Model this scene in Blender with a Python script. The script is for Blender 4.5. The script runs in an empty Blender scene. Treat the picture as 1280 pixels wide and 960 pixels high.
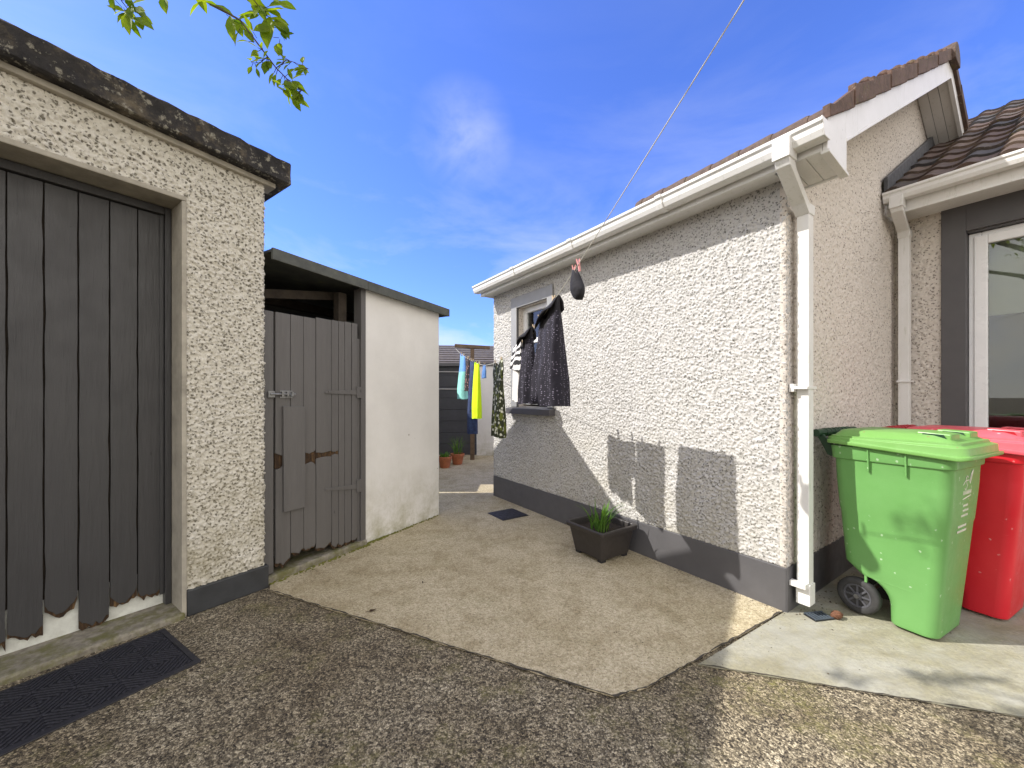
import bpy, bmesh, math, random
import numpy as np
from mathutils import Vector, Matrix
R = math.radians
random.seed(7)
rng = np.random.default_rng(11)
scene = bpy.context.scene
COL = scene.collection

# ------------------------------------------------------------------ helpers
def tag(o, label=None, cat=None, group=None, kind=None):
    if label: o['label'] = label
    if cat: o['category'] = cat
    if group: o['group'] = group
    if kind: o['kind'] = kind
    return o

def empty(name, label, cat, loc=(0, 0, 0), rz=0.0, group=None):
    o = bpy.data.objects.new(name, None)
    COL.objects.link(o)
    o.location = loc
    o.rotation_euler = (0, 0, rz)
    o.empty_display_size = .1
    return tag(o, label, cat, group)

class MB:
    """collects shapes for ONE mesh object"""
    def __init__(s):
        s.v = []; s.f = []; s.st = []
    def add(s, vs, fs):
        n = len(s.v); s.st.append((n, len(s.f)))
        s.v += [tuple(p) for p in vs]
        s.f += [tuple(n + i for i in f) for f in fs]
        return s
    def box(s, x0, x1, y0, y1, z0, z1):
        x0, x1 = min(x0, x1), max(x0, x1); y0, y1 = min(y0, y1), max(y0, y1); z0, z1 = min(z0, z1), max(z0, z1)
        vs = [(x, y, z) for z in (z0, z1) for y in (y0, y1) for x in (x0, x1)]
        return s.add(vs, [(0, 2, 3, 1), (4, 5, 7, 6), (0, 1, 5, 4), (2, 6, 7, 3), (0, 4, 6, 2), (1, 3, 7, 5)])
    def prism(s, pts, d):
        """polygon pts (3D, planar) extruded by vector d"""
        n = len(pts); d = Vector(d)
        a = [Vector(p) for p in pts]; b = [p + d for p in a]
        nrm = Vector((0, 0, 0))
        for i in range(n):
            nrm += a[i].cross(a[(i + 1) % n])
        fl = nrm.dot(d) > 0
        f1 = tuple(range(n)); f2 = tuple(range(n, 2 * n))
        fs = [f1[::-1] if fl else f1, f2 if fl else f2[::-1]]
        for i in range(n):
            j = (i + 1) % n
            fs.append((i, j, n + j, n + i) if fl else (j, i, n + i, n + j))
        return s.add(a + b, fs)
    def tube(s, path, rad, n=8, cap=True):
        path = [Vector(p) for p in path]
        rs = rad if isinstance(rad, (list, tuple)) else [rad] * len(path)
        rings = []; prev = None
        for i, p in enumerate(path):
            t = (path[min(i + 1, len(path) - 1)] - path[max(i - 1, 0)]).normalized()
            if prev is None:
                a = Vector((0, 0, 1)) if abs(t.z) < .9 else Vector((1, 0, 0))
                u = t.cross(a).normalized()
            else:
                u = (prev - t * prev.dot(t)).normalized()
            w = t.cross(u); prev = u
            rings.append([p + (u * math.cos(2 * math.pi * k / n) + w * math.sin(2 * math.pi * k / n)) * rs[i] for k in range(n)])
        return s.loft(rings, cap)
    def loft(s, rings, cap=True):
        n = len(rings[0]); vs = [p for r in rings for p in r]; fs = []
        for i in range(len(rings) - 1):
            for k in range(n):
                j = (k + 1) % n
                fs.append((i * n + k, i * n + j, (i + 1) * n + j, (i + 1) * n + k))
        if cap:
            fs.append(tuple(range(n))[::-1])
            fs.append(tuple((len(rings) - 1) * n + k for k in range(n)))
        return s.add(vs, fs)
    def lathe(s, prof, n=24, c=(0, 0, 0), cap=False):
        rings = [[(c[0] + r * math.cos(2 * math.pi * k / n), c[1] + r * math.sin(2 * math.pi * k / n), c[2] + z) for k in range(n)] for r, z in prof]
        return s.loft(rings, cap)
    def each(s, name, m, parent=None, **k):
        """every shape collected becomes an object of its own"""
        out = []; st = s.st + [(len(s.v), len(s.f))]
        for (a, fa), (b, fb) in zip(st, st[1:]):
            q = MB(); q.v = s.v[a:b]; q.f = [tuple(i - a for i in f) for f in s.f[fa:fb]]
            out.append(q.build(name, m, parent, **k))
        return out
    def build(s, name, m, parent=None, bevel=0, smooth=False, seg=2, label=None):
        me = bpy.data.meshes.new(name)
        me.from_pydata(s.v, [], s.f)
        me.update()
        o = bpy.data.objects.new(name, me)
        COL.objects.link(o)
        if m: me.materials.append(m)
        if smooth:
            me.polygons.foreach_set('use_smooth', [True] * len(me.polygons))
        if bevel:
            b = o.modifiers.new('Bevel', 'BEVEL'); b.width = bevel; b.segments = seg
            b.limit_method = 'ANGLE'; b.angle_limit = R(35)
        if parent: o.parent = parent
        if label: o['label'] = label
        return o

def fixn(o):
    bm = bmesh.new(); bm.from_mesh(o.data)
    bmesh.ops.recalc_face_normals(bm, faces=bm.faces)
    bm.to_mesh(o.data); bm.free()
    return o

# ------------------------------------------------------------------ materials
class NT:
    def __init__(s, name):
        s.m = bpy.data.materials.new(name); s.m.use_nodes = True
        s.t = s.m.node_tree; s.t.nodes.clear()
        s.out = s.n('ShaderNodeOutputMaterial'); s.b = s.n('ShaderNodeBsdfPrincipled')
        s.l(s.b.outputs[0], s.out.inputs[0])
        s.tc = s.n('ShaderNodeTexCoord')
        s.co = s.tc.outputs['Object']
    def n(s, t, **k):
        o = s.t.nodes.new(t)
        for a, b in k.items(): setattr(o, a, b)
        return o
    def l(s, a, b): s.t.links.new(a, b)
    def set(s, inp, v):
        if hasattr(v, 'is_output') or isinstance(v, bpy.types.NodeSocket): s.l(v, inp)
        elif isinstance(v, (tuple, list)) and len(v) == 3 and inp.type == 'RGBA': inp.default_value = (*v, 1)
        else: inp.default_value = v
    def map(s, scale=(1, 1, 1), rot=(0, 0, 0)):
        m = s.n('ShaderNodeMapping'); s.l(s.co, m.inputs[0])
        m.inputs['Scale'].default_value = scale; m.inputs['Rotation'].default_value = rot
        return m.outputs[0]
    def noise(s, scale, detail=4, rough=.55, vec=None, dist=0):
        o = s.n('ShaderNodeTexNoise'); s.l(vec or s.co, o.inputs['Vector'])
        o.inputs['Scale'].default_value = scale; o.inputs['Detail'].default_value = detail
        o.inputs['Roughness'].default_value = rough; o.inputs['Distortion'].default_value = dist
        return o.outputs[0]
    def vor(s, scale, feature='F1', out='Distance', vec=None, rand=1):
        o = s.n('ShaderNodeTexVoronoi', feature=feature); s.l(vec or s.co, o.inputs['Vector'])
        o.inputs['Scale'].default_value = scale; o.inputs['Randomness'].default_value = rand
        return o.outputs[out]
    def ramp(s, fac, stops, interp='LINEAR'):
        r = s.n('ShaderNodeValToRGB'); r.color_ramp.interpolation = interp
        e = r.color_ramp.elements
        while len(e) < len(stops): e.new(.5)
        for i, (p, c) in enumerate(stops):
            e[i].position = p
            e[i].color = (*c, 1) if isinstance(c, (tuple, list)) else (c, c, c, 1)
        s.l(fac, r.inputs[0]); return r.outputs[0]
    def mix(s, fac, a, b, mode='MIX'):
        o = s.n('ShaderNodeMix', data_type='RGBA', blend_type=mode)
        s.set(o.inputs[0], fac); s.set(o.inputs[6], a); s.set(o.inputs[7], b)
        return o.outputs[2]
    def math(s, op, a, b=0., clamp=False):
        o = s.n('ShaderNodeMath', operation=op, use_clamp=clamp)
        s.set(o.inputs[0], a); s.set(o.inputs[1], b); return o.outputs[0]
    def sep(s, v=None):
        o = s.n('ShaderNodeSeparateXYZ'); s.l(v or s.co, o.inputs[0]); return o.outputs
    def rgb(s, c):
        o = s.n('ShaderNodeRGB'); o.outputs[0].default_value = (*c, 1); return o.outputs[0]
    def bump(s, h, strength=.5, dist=.01, prev=None):
        o = s.n('ShaderNodeBump'); s.l(h, o.inputs['Height'])
        o.inputs['Strength'].default_value = strength; o.inputs['Distance'].default_value = dist
        if prev: s.l(prev, o.inputs['Normal'])
        return o.outputs[0]
    def fin(s, col, rough=.6, nrm=None, **k):
        s.set(s.b.inputs['Base Color'], col); s.set(s.b.inputs['Roughness'], rough)
        if nrm: s.l(nrm, s.b.inputs['Normal'])
        for a, b in k.items(): s.set(s.b.inputs[a.replace('_', ' ')], b)
        return s.m

def simple(name, c, rough=.5, var=.12, scale=9, bump=.1, bscale=60, dist=.003, **k):
    t = NT(name)
    n = t.noise(scale, 6, .65)
    d = tuple(x * (1 - var) for x in c); u = tuple(min(1, x * (1 + var)) for x in c)
    col = t.ramp(n, [(.3, d), (.7, u)])
    nr = t.bump(t.noise(bscale, 4), bump, dist)
    r = t.ramp(t.noise(scale * 2.3, 4), [(.3, max(0, rough - .08)), (.7, min(1, rough + .1))])
    return t.fin(col, r, nr, **k)

def roughcast(name, base, dirt, dirt_amt, seedscale=1.0, low_dirt=None):
    t = NT(name)
    big = t.noise(1.7, 6, .6)
    col = t.mix(t.ramp(big, [(.35, 0), (.75, .5)]), base, tuple(x * .86 for x in base))
    o = t.n('ShaderNodeTexNoise'); t.l(t.co, o.inputs['Vector']); o.inputs['Scale'].default_value = 55; o.inputs['Detail'].default_value = 3
    sc_ = t.n('ShaderNodeVectorMath', operation='SCALE'); sc_.inputs['Scale'].default_value = .022; t.l(o.outputs['Color'], sc_.inputs[0])
    ad = t.n('ShaderNodeVectorMath', operation='ADD'); t.l(t.co, ad.inputs[0]); t.l(sc_.outputs[0], ad.inputs[1])
    wv = ad.outputs[0]
    s1 = t.sep(t.vor(72 * seedscale, 'F1', 'Color', wv))[0]
    pat = t.noise(6, 6, .75)
    thr = t.math('SUBTRACT', 1.0, t.math('MULTIPLY', pat, dirt_amt))
    mask = t.math('GREATER_THAN', s1, thr)
    edge = t.ramp(t.vor(72 * seedscale, 'F1', 'Distance', wv), [(.28, 1), (.5, .0)])
    col = t.mix(t.math('MULTIPLY', mask, edge), col, dirt)
    pit = t.ramp(t.noise(52 * seedscale, 5, .7), [(.575, 0), (.63, 1)])
    col = t.mix(t.math('MULTIPLY', pit, min(1, .95 * dirt_amt)), col, dirt)
    fine = t.noise(170, 3)
    col = t.mix(t.ramp(fine, [(.4, 0), (.62, .35)]), col, tuple(x * .72 for x in base))
    if low_dirt:
        z = t.sep()[2]
        m = t.math('MULTIPLY', t.ramp(z, [(0, 0), (1, 0)]) if False else t.ramp(t.math('MULTIPLY', z, .33), [(.05, .8), (.35, .12), (1, .05)]), t.ramp(t.noise(5, 6, .7), [(.35, 0), (.7, 1)]))
        col = t.mix(m, col, low_dirt)
    nr = t.bump(t.noise(240, 3), .35, .004)
    return t.fin(col, .85, nr)

MT = {}
MT['cast_house'] = roughcast('white_roughcast', (.535, .52, .50), (.10, .10, .092), .80, 1.0, (.36, .33, .25))
MT['cast_gable'] = roughcast('cream_roughcast', (.64, .585, .52), (.17, .145, .12), .55, .9)
MT['cast_garage'] = roughcast('weathered_roughcast', (.68, .645, .565), (.10, .088, .062), 1.0, .80, (.30, .26, .15))
MT['plinth'] = simple('grey_masonry_paint', (.088, .085, .088), .55, .1, 5, .2, 40)
MT['plinth_dark'] = simple('black_masonry_paint', (.035, .037, .04), .5, .3, 6, .3, 40)
t = NT('white_plastic')
c = t.ramp(t.noise(5, 5, .6), [(.3, (.68, .67, .64)), (.7, (.75, .74, .72))])
c = t.mix(t.ramp(t.noise(9, 7, .75, t.map((3, 3, .6))), [(.56, 0), (.72, .6)]), c, (.42, .42, .33))
c = t.mix(t.ramp(t.noise(60, 4, .7), [(.64, 0), (.72, .5)]), c, (.3, .28, .22))
MT['pvc'] = t.fin(c, .38, t.bump(t.noise(20, 3), .05, .003))
MT['pvc_frame'] = simple('white_window_plastic', (.8, .8, .8), .3, .03, 6, .01)
MT['surround'] = simple('grey_surround_paint', (.080, .076, .080), .5, .08, 4, .15, 50)
MT['surround_light'] = simple('pale_grey_surround_paint', (.27, .27, .27), .55, .08, 4, .15, 50)
MT['mortar'] = simple('grey_render', (.36, .33, .27), .8, .25, 8, .4, 50)
MT['black'] = simple('black_plastic', (.018, .018, .02), .45, .2, 20, .1)
MT['rubber'] = simple('black_rubber', (.035, .034, .034), .75, .25, 20, .25)
MT['hub'] = simple('grey_hub_plastic', (.075, .075, .085), .4, .2, 20, .1)
MT['flash'] = simple('lead_flashing', (.06, .062, .068), .5, .25, 10, .2)
MT['steel'] = simple('galvanised_steel', (.30, .30, .30), .35, .2, 60, .2, Metallic=.9)
MT['rope'] = simple('pale_cord', (.6, .58, .5), .7, .1)
MT['peg'] = simple('pink_plastic', (.75, .32, .3), .4, .1)
MT['peg_wood'] = simple('peg_wood', (.5, .38, .24), .6, .15)
MT['timber'] = simple('weathered_timber', (.13, .085, .05), .75, .4, 12, .4, 60)
MT['dark_timber'] = simple('dark_timber', (.045, .034, .024), .85, .4, 12, .4, 60)
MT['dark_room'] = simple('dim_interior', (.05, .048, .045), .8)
MT['blind'] = simple('cream_blind', (.62, .6, .5), .7, .05)
MT['terracotta'] = simple('terracotta', (.36, .12, .05), .75, .25, 12, .3)
MT['soil'] = simple('potting_soil', (.035, .025, .018), .95, .5, 40, .9, 60, .02)
MT['iron'] = simple('cast_iron', (.03, .03, .04), .5, .3, 30, .3)

def door_paint(name, c, stains, wear=.25):
    t = NT(name)
    v = t.map((14, 14, 1.1))
    g = t.noise(3.2, 8, .7, v)
    col = t.ramp(g, [(.3, tuple(x * .86 for x in c)), (.72, tuple(x * 1.14 for x in c))])
    sc = t.noise(9, 6, .75, t.map((6, 6, .8)))
    col = t.mix(t.ramp(sc, [(.66, 0), (.74, wear)]), col, stains)
    k = t.vor(3.1, 'F1', 'Distance', t.map((2.5, 2.5, 1)))
    col = t.mix(t.ramp(k, [(.035, .85), (.06, 0)]), col, (.02, .018, .016))
    rag = t.noise(26, 5, .6, t.map((3, 3, .4)))
    pl_ = t.noise(4.3, 1, .5, t.map((1, 1, .02)))
    col = t.mix(t.ramp(pl_, [(.35, 0), (.65, .55)]), col, tuple(x * 1.35 for x in c))
    nr = t.bump(g, .8, .005, t.bump(rag, .5, .004))
    return t.fin(col, t.ramp(t.noise(7, 4), [(.3, .38), (.7, .6)]), nr)
MT['door'] = door_paint('charcoal_door_paint', (.042, .041, .042), (.025, .02, .018), .5)
MT['shed_door'] = door_paint('grey_door_paint', (.108, .102, .098), (.06, .055, .05), .6)
t = NT('rotten_wood')
g = t.noise(30, 6, .75, t.map((2, 2, .4)))
MT['rot'] = t.fin(t.ramp(g, [(.3, (.012, .008, .006)), (.52, (.06, .032, .014)), (.72, (.24, .14, .055))]), .9, t.bump(g, .9, .02))
t = NT('white_insulation_board')
MT['board'] = t.fin(t.ramp(t.noise(14, 5, .7), [(.3, (.5, .5, .45)), (.6, (.68, .69, .63))]), .6)

# white shed wall with stains low down
t = NT('white_painted_render')
z = t.sep()[2]; y_ = t.sep()[1]
base = t.ramp(t.noise(2.2, 7, .65), [(.3, (.72, .70, .66)), (.7, (.82, .80, .76))])
lowm = t.math('MULTIPLY', t.ramp(z, [(0, .9), (.25, .45), (.6, .06), (1, 0)]), t.ramp(t.noise(5, 7, .75), [(.4, 0), (.66, 1)]))
base = t.mix(lowm, base, (.33, .31, .17))
st = t.noise(7, 5, .7, t.map((8, 8, .7)))
base = t.mix(t.math('MULTIPLY', t.ramp(st, [(.55, 0), (.75, .5)]), t.ramp(z, [(0, 1), (.9, .1), (1, .0)])), base, (.45, .42, .3))
k = t.vor(6, 'F1', 'Distance')
base = t.mix(t.ramp(k, [(.04, .8), (.06, 0)]), base, (.3, .26, .2))
MT['shed_wall'] = t.fin(base, .75, t.bump(t.noise(14, 6, .7), .35, .01, t.bump(t.noise(120, 3), .25, .003)))

# weathered coping
t = NT('lichen_concrete')
n1 = t.noise(5, 8, .72); n2 = t.noise(23, 6, .7)
c = t.ramp(n1, [(.40, (.013, .012, .012)), (.54, (.032, .028, .025)), (.68, (.13, .105, .07))])
c = t.mix(t.ramp(n2, [(.55, 0), (.62, .8)]), c, (.30, .28, .22))
c = t.mix(t.ramp(t.noise(11, 5, .6), [(.62, 0), (.72, .6)]), c, (.17, .12, .06))
MT['coping'] = t.fin(c, .9, t.bump(n2, .9, .012, t.bump(t.noise(70, 4), .5, .006)))

# fibre roof edge of shed
t = NT('mossy_grey_board')
c = t.ramp(t.noise(8, 6, .7), [(.3, (.055, .058, .055)), (.6, (.10, .105, .09)), (.75, (.15, .16, .08))])
MT['shed_fascia'] = t.fin(c, .7, t.bump(t.noise(40, 4), .3, .004))

# ground: coarse worn aggregate
def aggregate(name, cols, cell, patch, patch_c, moss, bump, mid_d=.75):
    t = NT(name)
    w = t.noise(14, 3); 
    wv = t.n('ShaderNodeVectorMath', operation='SCALE'); 
    o = t.n('ShaderNodeTexNoise'); t.l(t.co, o.inputs['Vector']); o.inputs['Scale'].default_value = cell * .6
    wv.inputs['Scale'].default_value = .012
    t.l(o.outputs['Color'], wv.inputs[0])
    ad = t.n('ShaderNodeVectorMath', operation='ADD'); t.l(t.co, ad.inputs[0]); t.l(wv.outputs[0], ad.inputs[1])
    vec = ad.outputs[0]
    c1 = t.sep(t.vor(cell, 'F1', 'Color', vec))[0]
    d1 = t.vor(cell, 'F1', 'Distance', vec)
    c2 = t.sep(t.vor(cell * 2.3, 'F1', 'Color', vec))[1]
    f = t.math('ADD', t.math('MULTIPLY', c1, .5), t.math('MULTIPLY', c2, .5))
    col = t.ramp(f, cols)
    big = t.noise(1.3, 7, .62); mid = t.noise(6, 6, .7)
    col = t.mix(t.ramp(big, [(.38, 0), (.62, patch)]), col, patch_c, 'MULTIPLY')
    col = t.mix(t.ramp(mid, [(.46, 0), (.68, .75)]), col, tuple(x * mid_d for x in patch_c), 'MULTIPLY')
    col = t.mix(t.math('MULTIPLY', t.ramp(t.noise(2.7, 6, .7), [(.52, 0), (.7, moss)]), t.ramp(t.noise(60, 3), [(.4, .2), (.6, 1)])), col, (.17, .155, .045))
    h = t.math('SUBTRACT', t.math('MULTIPLY', c1, .8), d1)
    nr = t.bump(h, bump, .006, t.bump(t.noise(130, 4), .4, .003))
    return t.fin(col, .88, nr)
MT['ground'] = aggregate('worn_aggregate', [(.14, (.020, .015, .010)), (.40, (.128, .105, .070)), (.62, (.27, .228, .152)), (.88, (.64, .56, .40))], 112, .7, (.58, .52, .43), 1.0, .8)
MT['path'] = aggregate('sandy_concrete', [(.1, (.29, .24, .15)), (.45, (.50, .43, .285)), (.7, (.58, .50, .345)), (.95, (.70, .62, .46))], 105, .55, (.74, .70, .61), .32, .7, .92)
t = NT('smooth_concrete')
c = t.ramp(t.noise(3, 8, .65, t.map((1, 2.2, 1), (0, 0, .5))), [(.3, (.21, .19, .115)), (.5, (.31, .29, .20)), (.72, (.40, .385, .31))])
c = t.mix(t.ramp(t.noise(11, 6, .7), [(.5, 0), (.75, .5)]), c, (.21, .20, .12))
c = t.mix(t.ramp(t.noise(70, 5, .75), [(.42, .0), (.62, .55)]), c, (.17, .155, .12))
c = t.mix(t.ramp(t.noise(2.2, 7, .7), [(.45, .0), (.62, .5)]), c, (.36, .36, .33))
MT['apron'] = t.fin(c, .85, t.bump(t.noise(90, 6, .7), .6, .006))
MT['joint'] = simple('dark_joint_dirt', (.055, .046, .034), .95, .5, 40, .8, 90, .01)
t = NT('mossy_concrete')
g = t.noise(9, 7, .7)
c = t.ramp(t.noise(30, 5), [(.3, (.16, .14, .11)), (.7, (.33, .30, .24))])
c = t.mix(t.ramp(g, [(.42, 0), (.6, .85)]), c, (.13, .125, .035))
MT['threshold'] = t.fin(c, .9, t.bump(t.noise(60, 5), .6, .008))
MT['moss'] = simple('moss', (.16, .16, .03), .95, .4, 30, 1, 120, .01)

# roof tile : random colour per tile from a colour attribute
t = NT('brown_roof_tile')
at = t.n('ShaderNodeAttribute', attribute_name='tint')
nz = t.noise(16, 6, .7)
c = t.mix(t.ramp(nz, [(.35, 0), (.7, .7)]), at.outputs['Color'], (.035, .028, .024))
c = t.mix(t.ramp(t.noise(9, 6, .75), [(.57, 0), (.66, .8)]), c, (.11, .085, .025))
c = t.mix(t.ramp(t.noise(40, 4, .7), [(.62, 0), (.7, .55)]), c, (.3, .27, .22))
MT['tile'] = t.fin(c, t.ramp(nz, [(.3, .7), (.7, .9)]), t.bump(t.noise(60, 5), .5, .006))
t = NT('far_slate')
br = t.n('ShaderNodeTexBrick'); t.l(t.map((1, 1, 1)), br.inputs[0])
c = t.ramp(t.noise(5, 6, .7, t.map((3, 1, 1))), [(.3, (.06, .052, .05)), (.7, (.13, .11, .10))])
MT['slate'] = t.fin(c, .75, t.bump(t.noise(40, 4), .4, .01))

# glass
def glass(name, tint=(1, 1, 1)):
    t = NT(name)
    t.t.nodes.remove(t.b)
    fr = t.n('ShaderNodeFresnel'); fr.inputs[0].default_value = 1.75
    tr = t.n('ShaderNodeBsdfTransparent'); tr.inputs[0].default_value = (*tint, 1)
    gl = t.n('ShaderNodeBsdfGlossy'); gl.inputs['Roughness'].default_value = .005
    mx = t.n('ShaderNodeMixShader')
    t.l(fr.outputs[0], mx.inputs[0]); t.l(tr.outputs[0], mx.inputs[1]); t.l(gl.outputs[0], mx.inputs[2])
    t.l(mx.outputs[0], t.out.inputs[0])
    return t.m
MT['glass'] = glass('window_glass', (.8, .84, .82))

# leaves (translucent)
def leafmat(name, a, b, trans=.45):
    t = NT(name)
    col = t.ramp(t.noise(11, 2), [(.35, a), (.65, b)])
    t.fin(col, .62); t.b.inputs['Specular IOR Level'].default_value = .3
    tl = t.n('ShaderNodeBsdfTranslucent')
    c2 = t.mix(1.0, col, (1.7, 1.6, .45), 'MULTIPLY')
    t.l(c2, tl.inputs[0])
    mx = t.n('ShaderNodeMixShader'); mx.inputs[0].default_value = trans
    t.l(t.b.outputs[0], mx.inputs[1]); t.l(tl.outputs[0], mx.inputs[2]); t.l(mx.outputs[0], t.out.inputs[0])
    return t.m
MT['leaf'] = leafmat('tree_leaf', (.09, .16, .010), (.23, .30, .018), .55)
MT['blade'] = leafmat('plant_leaf', (.05, .13, .02), (.14, .26, .05), .3)
MT['bark'] = simple('bark', (.07, .05, .035), .85, .4, 14, .8, 40, .01)

# bin plastic
def binmat(name, c, fade, scuff):
    t = NT(name)
    col = t.ramp(t.noise(3, 6, .6), [(.3, c), (.75, fade)])
    k = t.vor(26, 'F1', 'Distance', t.map((1, 1, .8)))
    ch = t.sep(t.vor(26, 'F1', 'Color', t.map((1, 1, .8))))[0]
    fl = t.math('MULTIPLY', t.ramp(t.math('ADD', k, t.math('MULTIPLY', t.noise(70, 4, .7), .5)), [(.35, 1), (.40, 0)]), t.math('GREATER_THAN', ch, .62))
    col = t.mix(t.math('MULTIPLY', fl, .7), col, scuff)
    sc = t.noise(20, 5, .7, t.map((.4, .4, 5)))
    col = t.mix(t.ramp(sc, [(.68, 0), (.76, .4)]), col, scuff)
    return t.fin(col, t.ramp(t.noise(8, 5, .7), [(.3, .28), (.7, .5)]), t.bump(t.noise(5, 3), .25, .01, t.bump(t.noise(150, 2), .12, .002)))
MT['bin_green'] = binmat('green_bin_plastic', (.125, .31, .085), (.155, .35, .11), (.45, .6, .4))
MT['bin_lid'] = binmat('faded_green_plastic', (.125, .30, .06), (.18, .36, .10), (.22, .17, .08))
MT['bin_dark'] = simple('dark_green_plastic', (.014, .045, .022), .4, .2, 15, .1)
MT['bin_red'] = binmat('red_bin_plastic', (.60, .010, .022), (.66, .02, .035), (.7, .3, .3))
MT['bin_red_lid'] = binmat('faded_red_plastic', (.62, .05, .075), (.70, .13, .16), (.75, .4, .4))
MT['mark_white'] = simple('white_print', (.62, .6, .52), .6, .15)

# mat & fabrics
t = NT('ribbed_mat_fibre')
MT['mat'] = t.fin(t.ramp(t.noise(90, 4), [(.35, (.012, .012, .016)), (.7, (.032, .032, .042))]), .9, t.bump(t.noise(260, 3), .6, .003))
MT['mat_rim'] = simple('mat_rubber', (.022, .022, .028), .55, .2)
def fabric(name, fn, rough=.9):
    t = NT(name)
    nr = t.bump(t.noise(350, 2), .3, .001, t.bump(t.noise(14, 4), .5, .02))
    return t.fin(fn(t), rough, nr)
MT['fab_black'] = fabric('black_cloth', lambda t: t.rgb((.014, .013, .017)))
MT['fab_dots'] = fabric('dotted_black_cloth', lambda t: t.mix(t.ramp(t.vor(78, 'F1', 'Distance', t.map((.5, 1, 1)), .5), [(.17, 1), (.27, 0)]), (.010, .008, .016), (.20, .18, .24)))
MT['fab_navy'] = fabric('navy_denim', lambda t: t.ramp(t.noise(20, 3), [(.3, (.015, .025, .07)), (.7, (.035, .06, .15))]))
MT['fab_neon'] = fabric('neon_yellow_cloth', lambda t: t.rgb((.56, .80, .0)))
MT['fab_blue'] = fabric('sky_blue_cloth', lambda t: t.ramp(t.math('MULTIPLY', t.sep()[2], -1.), [(.30, (.14, .33, .72)), (.31, (.25, .62, .55)), (.6, (.30, .70, .62))]))
MT['fab_sky'] = fabric('mid_blue_cloth', lambda t: t.rgb((.09, .2, .45)))
MT['fab_floral'] = fabric('dark_patterned_cloth', lambda t: t.mix(t.ramp(t.vor(35), [(.25, 1), (.34, 0)]), (.02, .015, .018), (.42, .22, .2)))
MT['fab_camo'] = fabric('leaf_print_cloth', lambda t: t.mix(t.ramp(t.vor(24), [(.3, 1), (.36, 0)]), t.ramp(t.noise(12, 3), [(.45, (.03, .035, .012)), (.55, (.12, .14, .02))], 'CONSTANT'), (.6, .6, .5)))
MT['fab_white'] = fabric('white_cloth', lambda t: t.rgb((.7, .68, .66)))
def zebra(t):
    w = t.n('ShaderNodeTexWave', wave_type='BANDS', bands_direction='DIAGONAL')
    t.l(t.co, w.inputs[0]); w.inputs['Scale'].default_value = 9; w.inputs['Distortion'].default_value = 3.5; w.inputs['Detail'].default_value = 1
    w.inputs['Detail Scale'].default_value = .8
    return t.ramp(w.outputs[1], [(.48, (.015, .015, .017)), (.54, (.72, .70, .69))])
MT['fab_zebra'] = fabric('zebra_cloth', zebra)

# ------------------------------------------------------------------ roughcast relief
def relief(w, h, step, rad, amp, seed):
    r = np.random.default_rng(seed)
    nx = int(w / step) + 1; ny = int(h / step) + 1
    H = np.zeros((nx, ny))
    # slow hand-thrown unevenness
    n = int(w * h / (rad * rad * 2.5))
    cx = r.uniform(0, nx, n); cy = r.uniform(0, ny, n)
    rr = rad / step * r.uniform(.55, 1.35, n); hh = r.uniform(.45, 1.1, n); off = r.uniform(0, .5, n)
    an = r.uniform(0, math.pi, n); el = r.uniform(.65, 1, n)
    for i in range(n):
        R_ = rr[i]; a0 = max(0, int(cx[i] - R_)); a1 = min(nx, int(cx[i] + R_) + 2); b0 = max(0, int(cy[i] - R_)); b1 = min(ny, int(cy[i] + R_) + 2)
        if a1 <= a0 or b1 <= b0: continue
        X = np.arange(a0, a1)[:, None] - cx[i]; Y = np.arange(b0, b1)[None, :] - cy[i]
        c, s = math.cos(an[i]), math.sin(an[i])
        u = (X * c + Y * s) / R_; v = (-X * s + Y * c) / (R_ * el[i])
        q = 1 - u * u - v * v
        H[a0:a1, b0:b1] = np.maximum(H[a0:a1, b0:b1], np.where(q > 0, (np.sqrt(np.maximum(q, 0)) * .75 + off[i]) * hh[i], 0))
    H += r.uniform(-.06, .06, H.shape)
    return H * amp

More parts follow.
